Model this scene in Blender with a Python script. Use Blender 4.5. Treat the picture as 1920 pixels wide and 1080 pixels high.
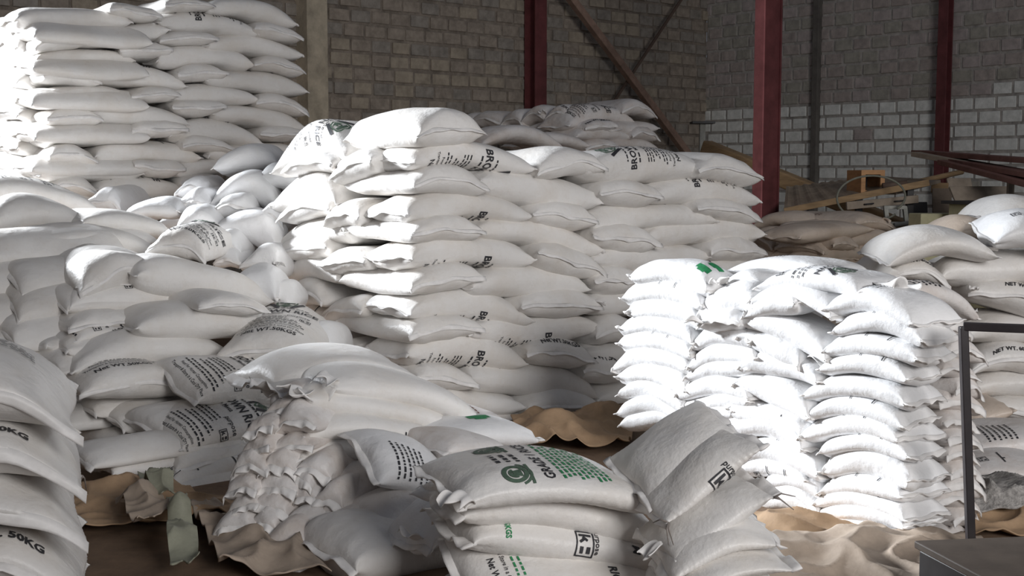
import bpy, bmesh, math, random
import numpy as np
from mathutils import Vector, Matrix, noise as mnoise

for o in list(bpy.data.objects):
    bpy.data.objects.remove(o)
SC = bpy.context.scene
COL = SC.collection

# ---------------------------------------------------------------- camera
F_PX = 2350.0
PITCH = math.radians(5.15)
CAM_H = 1.6
cam_d = bpy.data.cameras.new('camera')
cam_d.sensor_width = 36.0
cam_d.lens = F_PX / 1920.0 * 36.0
cam_d.clip_end = 200
cam = bpy.data.objects.new('camera', cam_d)
COL.objects.link(cam)
cam.location = (0, 0, CAM_H)
cam.rotation_euler = (math.radians(90) - PITCH, 0, 0)
SC.camera = cam

# ---------------------------------------------------------------- light
SC.view_settings.view_transform = 'Standard'
SC.view_settings.look = 'None'
SC.view_settings.gamma = 1.0
SC.view_settings.use_curve_mapping = False
SC.view_settings.exposure = 0.0
world = bpy.data.worlds.new('world')
SC.world = world
world.use_nodes = True
wb = world.node_tree.nodes['Background']
wb.inputs[0].default_value = (0.78, 0.84, 1.0, 1)
wb.inputs[1].default_value = 0.10


def area(name, loc, target, sx, sy, power, color=(1, 1, 1), spread=180):
    d = bpy.data.lights.new(name, 'AREA')
    d.shape = 'RECTANGLE'
    d.size, d.size_y = sx, sy
    d.energy = power
    d.color = color
    d.spread = math.radians(spread)
    o = bpy.data.objects.new(name, d)
    COL.objects.link(o)
    o.location = loc
    v = Vector(target) - Vector(loc)
    o.rotation_euler = v.to_track_quat('-Z', 'Y').to_euler()
    return o


# daylight through the big side door, and an added soft fill light behind the camera
area('side_door_light', (-10.0, 11.9, 4.4), (0.5, 6.4, 0.7), 0.9, 1.8, 350, (0.91, 0.95, 1.0), 52)
area('fill_light', (5.0, -3.0, 4.0), (0.8, 8.5, 0.9), 4.0, 3.0, 160, (1.0, 0.98, 0.97), 85)

# ---------------------------------------------------------------- helpers
def rot(p):
    return p


def ray(px, py):
    dx = (px - 960.0) / F_PX
    dy = (540.0 - py) / F_PX
    c, s = math.cos(PITCH), math.sin(PITCH)
    return np.array([dx, c + dy * s, -s + dy * c])


CAM = np.array([0, 0, CAM_H])


def at(px, py, Y):
    r = ray(px, py)
    return CAM + r * (Y / r[1])


def on_floor(px, py, z=0.0):
    r = ray(px, py)
    return CAM + r * ((z - CAM_H) / r[2])


def face_dirs(deg):
    a = math.radians(deg)
    return np.array([math.cos(a), math.sin(a), 0]), np.array([-math.sin(a), math.cos(a), 0])


def on_plane(px, py, P, n):
    r = ray(px, py)
    t = np.dot(P - CAM, n) / np.dot(r, n)
    return CAM + r * t


def link(name, verts, faces, mat, parent=None, smooth=True, mats=None, midx=None):
    me = bpy.data.meshes.new(name)
    me.from_pydata([tuple(v) for v in verts], [], [tuple(f) for f in faces])
    if mats:
        for m in mats:
            me.materials.append(m)
        if midx is not None:
            me.polygons.foreach_set('material_index', midx)
    else:
        me.materials.append(mat)
    if smooth:
        me.polygons.foreach_set('use_smooth', [True] * len(me.polygons))
    me.update()
    o = bpy.data.objects.new(name, me)
    COL.objects.link(o)
    if parent is not None:
        o.parent = parent
    return o


def tag(o, label=None, cat=None, group=None, kind=None):
    if label:
        o['label'] = label
    if cat:
        o['category'] = cat
    if group:
        o['group'] = group
    if kind:
        o['kind'] = kind
    return o


def empty(name, loc, label, cat, group=None):
    o = bpy.data.objects.new(name, None)
    o.empty_display_size = 0.1
    COL.objects.link(o)
    o.location = tuple(loc)
    return tag(o, label, cat, group)


class MB:
    """collects boxes, tubes and grids, links them as one mesh"""
    def __init__(self):
        self.v, self.f, self.m = [], [], []

    def box(self, c, ax, ay, az, mi=0):
        """centre and three half-axis vectors"""
        c, ax, ay, az = [np.array(q, float) for q in (c, ax, ay, az)]
        b = len(self.v)
        for sx in (-1, 1):
            for sy in (-1, 1):
                for sz in (-1, 1):
                    self.v.append(c + sx * ax + sy * ay + sz * az)
        for q in ((0, 1, 3, 2), (4, 6, 7, 5), (0, 4, 5, 1), (2, 3, 7, 6), (0, 2, 6, 4), (1, 5, 7, 3)):
            self.f.append([b + i for i in q])
            self.m.append(mi)
        return self

    def bar(self, A, B, w, h, up=(0, 0, 1), mi=0):
        A, B = np.array(A, float), np.array(B, float)
        d = B - A
        L = np.linalg.norm(d)
        d = d / L
        s = np.cross(d, np.array(up, float))
        s /= np.linalg.norm(s)
        n = np.cross(s, d)
        return self.box((A + B) / 2, d * L / 2, s * w / 2, n * h / 2, mi)

    def tube(self, pts, r, n=10, mi=0, caps=True):
        pts = [np.array(p, float) for p in pts]
        b = len(self.v)
        prev = None
        for i, p in enumerate(pts):
            d = pts[min(i + 1, len(pts) - 1)] - pts[max(i - 1, 0)]
            d /= np.linalg.norm(d)
            ref = prev if prev is not None else (np.array([0, 0, 1.]) if abs(d[2]) < .9 else np.array([1., 0, 0]))
            s = np.cross(d, ref)
            s /= np.linalg.norm(s)
            t = np.cross(s, d)
            prev = t
            rr = r[i] if isinstance(r, (list, tuple)) else r
            for k in range(n):
                a = 2 * math.pi * k / n
                self.v.append(p + rr * (math.cos(a) * s + math.sin(a) * t))
        for i in range(len(pts) - 1):
            for k in range(n):
                k2 = (k + 1) % n
                self.f.append([b + i * n + k, b + i * n + k2, b + (i + 1) * n + k2, b + (i + 1) * n + k])
                self.m.append(mi)
        if caps:
            self.f.append([b + k for k in range(n)][::-1]); self.m.append(mi)
            e = b + (len(pts) - 1) * n
            self.f.append([e + k for k in range(n)]); self.m.append(mi)
        return self

    def build(self, name, mat, parent=None, bevel=0.0, smooth=False, mats=None):
        loc = np.array(parent.location) if parent is not None and parent.parent is None else np.zeros(3)
        if parent is not None and parent.parent is not None:
            loc = np.array(parent.location) + np.array(parent.parent.location)
        o = link(name, [q - loc for q in self.v], self.f, mat, parent, smooth, mats, self.m if mats else None)
        if bevel:
            md = o.modifiers.new('bevel', 'BEVEL')
            md.width = bevel
            md.segments = 2
            md.limit_method = 'ANGLE'
        return o


# ---------------------------------------------------------------- materials
def new_mat(name):
    m = bpy.data.materials.new(name)
    m.use_nodes = True
    nt = m.node_tree
    return m, nt, nt.nodes['Principled BSDF']


def ramp(nt, fac, stops):
    r = nt.nodes.new('ShaderNodeValToRGB')
    el = r.color_ramp.elements
    while len(el) < len(stops):
        el.new(0.5)
    for e, (p, c) in zip(el, stops):
        e.position = p
        e.color = (*c, 1) if len(c) == 3 else c
    nt.links.new(fac, r.inputs[0])
    return r.outputs[0]


def noise_tex(nt, scale, detail=6, rough=.6, coord='Object', vec=None):
    if vec is None:
        tc = nt.nodes.new('ShaderNodeTexCoord')
        vec = tc.outputs[coord]
    n = nt.nodes.new('ShaderNodeTexNoise')
    n.inputs['Scale'].default_value = scale
    n.inputs['Detail'].default_value = detail
    n.inputs['Roughness'].default_value = rough
    nt.links.new(vec, n.inputs['Vector'])
    return n.outputs['Fac']


def mix(nt, fac, a, b):
    m = nt.nodes.new('ShaderNodeMix')
    m.data_type = 'RGBA'
    for sock, val in ((m.inputs[0], fac), (m.inputs[6], a), (m.inputs[7], b)):
        if hasattr(val, 'is_linked') or hasattr(val, 'links'):
            nt.links.new(val, sock)
        else:
            sock.default_value = val if not isinstance(val, tuple) else ((*val, 1) if len(val) == 3 else val)
    return m.outputs[2]


def bump(nt, bsdf, h, strength=.3, dist=.01):
    b = nt.nodes.new('ShaderNodeBump')
    b.inputs['Strength'].default_value = strength
    b.inputs['Distance'].default_value = dist
    nt.links.new(h, b.inputs['Height'])
    nt.links.new(b.outputs[0], bsdf.inputs['Normal'])


def sack_mat(name, clean, dirt, dirt_amt, rough=.42):
    m, nt, b = new_mat(name)
    oi = nt.nodes.new('ShaderNodeObjectInfo')
    tc = nt.nodes.new('ShaderNodeTexCoord')
    add = nt.nodes.new('ShaderNodeVectorMath'); add.operation = 'ADD'
    sc = nt.nodes.new('ShaderNodeVectorMath'); sc.operation = 'SCALE'
    comb = nt.nodes.new('ShaderNodeCombineXYZ')
    for i in range(3):
        nt.links.new(oi.outputs['Random'], comb.inputs[i])
    nt.links.new(comb.outputs[0], sc.inputs[0]); sc.inputs['Scale'].default_value = 37.0
    nt.links.new(tc.outputs['Object'], add.inputs[0]); nt.links.new(sc.outputs[0], add.inputs[1])
    vec = add.outputs[0]
    n1 = noise_tex(nt, 3.2, 6, .62, vec=vec)
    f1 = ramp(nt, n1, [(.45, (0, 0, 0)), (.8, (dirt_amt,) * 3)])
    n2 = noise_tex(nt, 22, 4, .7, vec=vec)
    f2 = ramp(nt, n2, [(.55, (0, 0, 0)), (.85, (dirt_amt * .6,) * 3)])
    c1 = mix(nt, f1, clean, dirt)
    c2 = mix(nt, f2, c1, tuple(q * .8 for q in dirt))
    # per-sack tone
    hsv = nt.nodes.new('ShaderNodeHueSaturation')
    mr = nt.nodes.new('ShaderNodeMapRange')
    mr.inputs['To Min'].default_value = .93
    mr.inputs['To Max'].default_value = 1.03
    nt.links.new(oi.outputs['Random'], mr.inputs['Value'])
    nt.links.new(mr.outputs[0], hsv.inputs['Value'])
    nt.links.new(c2, hsv.inputs['Color'])
    nt.links.new(hsv.outputs[0], b.inputs['Base Color'])
    b.inputs['Roughness'].default_value = rough
    b.inputs['Specular IOR Level'].default_value = .42
    # creases + weave
    cr = noise_tex(nt, 9, 5, .55, vec=vec)
    mu = nt.nodes.new('ShaderNodeTexNoise')
    mu.noise_type = 'RIDGED_MULTIFRACTAL'
    mu.inputs['Scale'].default_value = 5.0
    mu.inputs['Detail'].default_value = 3
    nt.links.new(vec, mu.inputs['Vector'])
    ad = nt.nodes.new('ShaderNodeMath'); ad.operation = 'MULTIPLY_ADD'
    nt.links.new(mu.outputs['Fac'], ad.inputs[0]); ad.inputs[1].default_value = .22
    nt.links.new(cr, ad.inputs[2])
    fi = noise_tex(nt, 90, 2, .5, vec=vec)
    ad2 = nt.nodes.new('ShaderNodeMath'); ad2.operation = 'MULTIPLY_ADD'
    nt.links.new(fi, ad2.inputs[0]); ad2.inputs[1].default_value = .07
    nt.links.new(ad.outputs[0], ad2.inputs[2])
    bump(nt, b, ad2.outputs[0], .5, .022)
    return m


M = {}
M['white'] = sack_mat('white_woven_sack', (.84, .82, .795), (.60, .50, .38), .35)
M['bright'] = sack_mat('clean_white_woven_sack', (.86, .86, .865), (.66, .60, .50), .18)
M['dusty'] = sack_mat('dusty_woven_sack', (.66, .56, .47), (.42, .31, .22), .6)
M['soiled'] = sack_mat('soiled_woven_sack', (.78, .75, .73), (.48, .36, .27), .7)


def plain(name, col, rough=.6, var=.25, scale=8, bmp=.25, dist=.01, metal=0, spec=.4, stretch=None):
    m, nt, b = new_mat(name)
    vec = None
    if stretch:
        tc = nt.nodes.new('ShaderNodeTexCoord')
        mp = nt.nodes.new('ShaderNodeMapping')
        mp.inputs['Scale'].default_value = stretch
        nt.links.new(tc.outputs['Object'], mp.inputs['Vector'])
        vec = mp.outputs[0]
    n = noise_tex(nt, scale, 7, .65, vec=vec)
    lo = tuple(c * (1 - var) for c in col)
    hi = tuple(min(1, c * (1 + var)) for c in col)
    nt.links.new(ramp(nt, n, [(.3, lo), (.7, hi)]), b.inputs['Base Color'])
    b.inputs['Roughness'].default_value = rough
    b.inputs['Metallic'].default_value = metal
    b.inputs['Specular IOR Level'].default_value = spec
    if bmp:
        bump(nt, b, n, bmp, dist)
    return m


M['ink'] = plain('black_ink', (.035, .035, .04), .6, .3, 60, 0)
M['green_ink'] = plain('green_ink', (.03, .26, .10), .6, .3, 60, 0)
M['crest_ink'] = plain('grey_green_ink', (.09, .14, .10), .6, .3, 60, 0)
M['brown_ink'] = plain('brown_ink', (.16, .08, .06), .6, .3, 60, 0)
M['hem'] = plain('folded_hem', (.86, .84, .82), .45, .08, 25, .3, .004)
M['hem_dusty'] = plain('dusty_folded_hem', (.68, .58, .49), .5, .15, 25, .3, .004)
M['string'] = plain('tie_string', (.25, .22, .2), .8, .2, 40, 0)
M['earth'] = plain('brown_earth_floor', (.19, .125, .08), .9, .3, 5, .5, .02)
M['tarp'] = plain('brown_kraft_tarp', (.40, .27, .165), .75, .22, 6, .4, .02)
M['tarp_pale'] = plain('dusty_pale_tarp', (.42, .34, .27), .7, .22, 6, .4, .02)
M['tarp_green'] = plain('grey_green_tarp', (.30, .30, .23), .6, .25, 6, .4, .02)
M['mortar_brown'] = plain('brown_mortar', (.27, .23, .19), .95, .4, 7, .9, .03)
M['brick_a'] = plain('brown_block', (.335, .285, .235), .95, .3, 9, .8, .02)
M['brick_b'] = plain('grey_brown_block', (.30, .27, .235), .95, .3, 9, .8, .02)
M['brick_c'] = plain('tan_block', (.38, .325, .255), .95, .25, 9, .8, .02)
M['block_a'] = plain('grey_block', (.44, .385, .355), .95, .25, 9, .6, .015)
M['block_b'] = plain('olive_grey_block', (.40, .38, .33), .95, .25, 9, .6, .015)
M['block_c'] = plain('mauve_grey_block', (.47, .415, .395), .95, .25, 9, .6, .015)
M['block_white'] = plain('whitewashed_block', (.84, .86, .81), .9, .18, 12, .5, .012)
M['mortar_grey'] = plain('grey_mortar', (.44, .415, .385), .95, .35, 8, .8, .02)
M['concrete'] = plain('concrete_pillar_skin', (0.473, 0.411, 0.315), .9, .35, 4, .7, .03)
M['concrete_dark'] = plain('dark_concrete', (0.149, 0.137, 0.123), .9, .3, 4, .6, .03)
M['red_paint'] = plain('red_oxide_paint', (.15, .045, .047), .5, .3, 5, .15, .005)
M['red_lit'] = plain('lit_red_paint', (.42, .15, .155), .5, .25, 5, .15, .005)  # paler copy of the red, side light painted into the colour
M['rust'] = plain('rusty_steel', (.30, .20, .155), .7, .3, 9, .3, .006)
M['rust_dark'] = plain('dark_rusty_steel', (.13, .09, .07), .7, .3, 9, .3, .006)
M['pale_paint'] = plain('chipped_pale_paint', (.42, .42, .38), .7, .3, 12, .4, .008)
M['wood'] = plain('weathered_wood', (.36, .24, .13), .75, .3, 5, .4, .008, stretch=(1, 1, 6))
M['wood_orange'] = plain('orange_plywood', (.55, .30, .14), .6, .2, 5, .2, .005, stretch=(1, 1, 5))
M['wood_grey'] = plain('grey_plank', (.34, .28, .22), .8, .25, 6, .4, .008)
M['wood_red'] = plain('red_brown_plank', (.16, .075, .06), .75, .3, 6, .4, .008)
M['board'] = plain('dusty_ribbed_board', (.33, .26, .19), .8, .3, 7, .3, .01)
M['dark'] = plain('dark_metal', (.035, .033, .035), .45, .3, 8, .15, .004)
M['black_frame'] = plain('black_painted_steel', (.022, .018, .02), .42, .3, 8, .15, .004)
M['cabinet'] = plain('pale_yellow_enamel', (.50, .47, .30), .6, .2, 7, .2, .006)
M['cardboard'] = plain('brown_cardboard', (.28, .22, .17), .85, .25, 6, .3, .008)
M['steel'] = plain('grey_steel', (.28, .29, .29), .45, .25, 7, .15, .004, metal=.5)
M['cable'] = plain('grey_green_cable', (.20, .20, .16), .6, .2, 20, 0)
M['wood_brown'] = plain('brown_table_top', (.10, .08, .065), .6, .25, 6, .2, .006)
M['straw'] = plain('grey_shredded_plastic', (.40, .38, .36), .6, .5, 40, .8, .02)

# ---------------------------------------------------------------- printed designs (flat, in metres; x = reading direction, y = towards the sack's top)
_font_cache = {}


def text_geo(txt, size, bold=0.0, squeeze=1.0):
    key = (txt, size, bold, squeeze)
    if key in _font_cache:
        return _font_cache[key]
    cu = bpy.data.curves.new('t', 'FONT')
    cu.body = txt
    cu.size = size
    cu.align_x = 'CENTER'
    cu.align_y = 'CENTER'
    cu.offset = bold * size
    cu.resolution_u = 2
    o = bpy.data.objects.new('t', cu)
    COL.objects.link(o)
    dg = bpy.context.evaluated_depsgraph_get()
    me = bpy.data.meshes.new_from_object(o.evaluated_get(dg))
    v = np.array([q.co[:2] for q in me.vertices]) if len(me.vertices) else np.zeros((0, 2))
    f = [list(p.vertices) for p in me.polygons]
    bpy.data.objects.remove(o)
    bpy.data.curves.remove(cu)
    bpy.data.meshes.remove(me)
    if len(v):
        v[:, 0] *= squeeze
    _font_cache[key] = (v, f)
    return v, f


class Flat:
    def __init__(self):
        self.layers = {}

    def add(self, ink, v, f, ox=0, oy=0, rotz=0):
        V, F = self.layers.setdefault(ink, ([], []))
        b = len(V)
        c, s = math.cos(rotz), math.sin(rotz)
        for x, y in v:
            V.append((c * x - s * y + ox, s * x + c * y + oy))
        F.extend([[i + b for i in q] for q in f])
        return self

    def text(self, ink, txt, size, x, y, bold=.02, squeeze=1.0, rotz=0):
        return self.add(ink, *text_geo(txt, size, bold, squeeze), x, y, rotz)

    def rect(self, ink, x0, y0, x1, y1, rotz=0, ox=0, oy=0):
        return self.add(ink, [(x0, y0), (x1, y0), (x1, y1), (x0, y1)], [[0, 1, 2, 3]], ox, oy, rotz)

    def frame(self, ink, x0, y0, x1, y1, t):
        self.rect(ink, x0, y0, x1, y0 + t); self.rect(ink, x0, y1 - t, x1, y1)
        self.rect(ink, x0, y0, x0 + t, y1); return self.rect(ink, x1 - t, y0, x1, y1)

    def ring(self, ink, ox, oy, r0, r1, a0=0, a1=360, sx=1.0):
        n = 28
        v, f = [], []
        for i in range(n + 1):
            a = math.radians(a0 + (a1 - a0) * i / n)
            v += [(sx * r0 * math.cos(a), r0 * math.sin(a)), (sx * r1 * math.cos(a), r1 * math.sin(a))]
        for i in range(n):
            f.append([2 * i, 2 * i + 1, 2 * i + 3, 2 * i + 2])
        return self.add(ink, v, f, ox, oy)

    def words(self, ink, x0, x1, y, h, rnd):
        """a line of print too small to read"""
        x = x0
        while x < x1:
            w = rnd.uniform(.012, .034)
            self.rect(ink, x, y - h / 2, min(x + w, x1), y + h / 2)
            x += w + .008
        return self

    def done(self):
        """cut the outlines into small pieces so the print can follow a curved sack"""
        out = {}
        for ink, (V, F) in self.layers.items():
            bm = bmesh.new()
            vs = [bm.verts.new((x, y, 0)) for x, y in V]
            for q in F:
                try:
                    bm.faces.new([vs[i] for i in q])
                except ValueError:
                    pass
            xs = [v[0] for v in V]; ys = [v[1] for v in V]
            st = .028
            for ax, arr in ((0, xs), (1, ys)):
                k = math.floor(min(arr) / st)
                while k * st < max(arr):
                    co = [0, 0, 0]; no = [0, 0, 0]
                    co[ax] = k * st; no[ax] = 1
                    bmesh.ops.bisect_plane(bm, geom=bm.verts[:] + bm.edges[:] + bm.faces[:], plane_co=co, plane_no=no)
                    k += 1
            bm.verts.index_update()
            out[ink] = (np.array([(v.co.x, v.co.y) for v in bm.verts]), [[v.index for v in q.verts] for q in bm.faces])
            bm.free()
        return out


def crest(fl, ox, oy, s):
    # shield with a pale band of print and two crossed bars
    for sx in (-1, 1):
        v = [(-.012, -.055), (.012, -.055), (.012, .055), (-.012, .055)]
        fl.add('ink', [(x * s * 1.1, y * s * 1.3) for x, y in v], [[0, 1, 2, 3]], ox + sx * .075 * s, oy - .03 * s, -sx * .5)
    n = 20
    top = [(-.07, .06), (-.035, .075), (0, .065), (.035, .075), (.07, .06)]
    pts = top + [(.07, .0), (.055, -.045), (0, -.085), (-.055, -.045), (-.07, .0)]
    outer = [(x * s, y * s) for x, y in pts]
    inner = [(x * s * .82, y * s * .82) for x, y in pts]
    inn2 = [(x * s * .72, y * s * .72) for x, y in pts]
    N = len(pts)
    fl.add('crest', outer + inner, [[i, (i + 1) % N, N + (i + 1) % N, N + i] for i in range(N)], ox, oy)
    fl.add('crest', [p for p in inn2 if p[1] >= 0.01 * s] and [(-.05 * s, .018 * s), (.05 * s, .018 * s), (.05 * s, .05 * s), (-.05 * s, .05 * s)], [[0, 1, 2, 3]], ox, oy)
    fl.add('crest', [(-.045 * s, -.022 * s), (.0, -.062 * s), (.045 * s, -.022 * s), (0, -.012 * s)], [[0, 1, 2, 3]], ox, oy)
    fl.ring('crest', ox, oy, .012 * s, .022 * s)


def ks_mark(fl, ox, oy, s, ink='ink'):
    # boxed standards mark
    f2 = Flat()
    f2.frame(ink, -.05, -.036, .05, .036, .006)
    f2.rect(ink, -.036, -.024, -.026, .024)
    f2.rect(ink, -.022, -.005, .0, .005, .9, -.01, .008); f2.rect(ink, -.012, -.005, .014, .005, -.9, -.012, -.01)
    f2.add(ink, [(.012, -.02), (.036, -.02), (.036, -.008), (.012, -.008)], [[0, 1, 2, 3]])
    f2.add(ink, [(.012, .006), (.036, .006), (.036, .022), (.012, .022)], [[0, 1, 2, 3]])
    for ink_, (V, F) in f2.layers.items():
        fl.add(ink_, [(x * s, y * s) for x, y in V], F, ox, oy)


def design_fifty():
    rnd = random.Random(3)
    fl = Flat()
    fl.text('ink', 'Net WT.50KGS', .050, 0, -.335, .02)
    fl.text('ink', 'Transport & Store in a Cool Dry Place', .026, 0, -.285, .012)
    fl.text('ink', 'Food For Human Consumption', .026, 0, -.250, .012)
    for i, y in enumerate((-.215, -.19, -.15, -.125)):
        fl.words('ink', -.19 + .02 * i, .19 - .02 * i, y, .010, rnd)
    ks_mark(fl, .17, -.07, .65)
    for i, y in enumerate((-.09, -.065, -.04)):
        fl.words('ink', -.17, .06, y, .009, rnd)
    fl.text('ink', 'purpose', .042, .12, -.005, .01)
    fl.text('ink', 'BROWN RICE', .078, 0, .10, .025, .92)
    fl.text('ink', 'Mwea', .040, -.03, .045, .012)
    fl.words('ink', -.17, -.09, .045, .013, rnd)
    fl.words('ink', -.16, .16, .165, .011, rnd)
    crest(fl, 0, .265, .95)
    return fl.done()


def design_band():
    fl = Flat()
    fl.text('ink', 'Net WT.50KGS', .050, 0, -.40, .025)
    return fl.done()


def design_plain_kg(txt):
    fl = Flat()
    fl.text('ink', txt, .062, 0, -.36, .035, 1.02)
    return fl.done()


def design_mark():
    fl = Flat()
    ks_mark(fl, .02, -.16, .8)
    fl.rect('ink', -.07, -.045, .09, -.036)
    fl.rect('ink', .02, -.036, .035, -.02)
    fl.rect('ink', -.07, .16, .10, .170)
    return fl.done()


def design_marked_rice():
    fl = Flat()
    rnd = random.Random(5)
    ks_mark(fl, .05, -.20, .8)
    fl.words('ink', -.12, .12, -.10, .010, rnd)
    for y in (-.06, -.03):
        fl.words('ink', -.12, .12, y, .008, rnd)
    crest(fl, 0, .16, .7)
    fl.text('ink', 'BROWN', .05, 0, .06, .03)
    return fl.done()


def design_grade():
    rnd = random.Random(9)
    fl = Flat()
    # emblems above, the words in the middle, green lines below
    for sx in (-1, 1):
        q = '' if sx < 0 else '#2'
        fl.ring('crest' + q, sx * .125, .175, .030, .046)
        fl.ring('crest' + q, sx * .125, .175, .012, .024, 20, 200)
        fl.add('crest' + q, [(-.02, -.02), (.02, -.02), (.012, .012), (-.012, .012)], [[0, 1, 2, 3]], sx * .125, .172)
        fl.ring('crest' + q, sx * .125, .175, .050, .060, 200, 340)
        fl.rect('crest' + q, sx * .125 - .055, .118, sx * .125 + .055, .128)
    for y in (.20, .165, .13):
        fl.words('ink#2', -.045, .045, y, .014, rnd)
    fl.text('ink', 'GRADE 1 RICE', .054, 0, .055, .02, .95)
    for i in range(9):
        fl.words('green', -.16 + (i % 3) * .01, .16 - (i % 2) * .03, .005 - i * .022, .010, rnd)
    return fl.done()


def design_green_kg():
    fl = Flat()
    fl.text('green', 'Net WT. 25KGS', .034, 0, -.30, .03)
    ks_mark(fl, .115, .03, 1.1)
    fl.text('ink', 'purpose', .034, .10, .085, .012)
    fl.text('ink#2', 'M', .05, .10, .26, .02)
    return fl.done()


def design_lower():
    rnd = random.Random(12)
    fl = Flat()
    fl.text('ink', '& Store in a Cool Dry Place', .025, 0, -.285, .012)
    fl.text('ink', 'Net Wt. 25 Kgs', .036, 0, -.33, .02)
    for y in (-.25, -.225):
        fl.words('green', -.14, .14, y, .008, rnd)
    ks_mark(fl, .08, -.02, 1.1, 'ink#2')
    fl.text('ink#2', 'purpose', .036, .08, .06, .012)
    fl.text('ink#3', 'RICE', .05, .0, .14, .03)
    return fl.done()


def design_green_panel():
    fl = Flat()
    for q, x in (('green', -.10), ('green#2', .03)):
        fl.rect(q, x, -.05, x + .055, .10); fl.rect(q, x + .055, -.02, x + .075, .06)
    return fl.done()


def design_lines(ink='ink'):
    rnd = random.Random(21)
    fl = Flat()
    for i in range(6):
        fl.words(ink, -.15 + .01 * i, .15, -.16 + i * .035, .012, rnd)
    return fl.done()


DESIGN = {
    'A': design_fifty(), 'B': design_band(), 'G': design_plain_kg('NET WT. 50KG'), 'K': design_plain_kg('NET WT. 60KG'),
    'S': design_mark(), 'R': design_marked_rice(), 'Q': design_grade(), 'N': design_green_kg(), 'O': design_lower(),
    'P': design_green_panel(), 'T': design_lines(), 'U': design_lines('brown'),
}
INK = {'ink': 'ink', 'green': 'green_ink', 'crest': 'crest_ink', 'brown': 'brown_ink'}
INK_NAME = {'ink': 'printed_lettering', 'green': 'green_print', 'crest': 'printed_crest', 'brown': 'brown_print'}
INK_LABEL = {'ink': 'black printed lettering', 'green': 'green printed panel', 'crest': 'dark green printed crest', 'brown': 'brown printed lines'}


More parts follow.
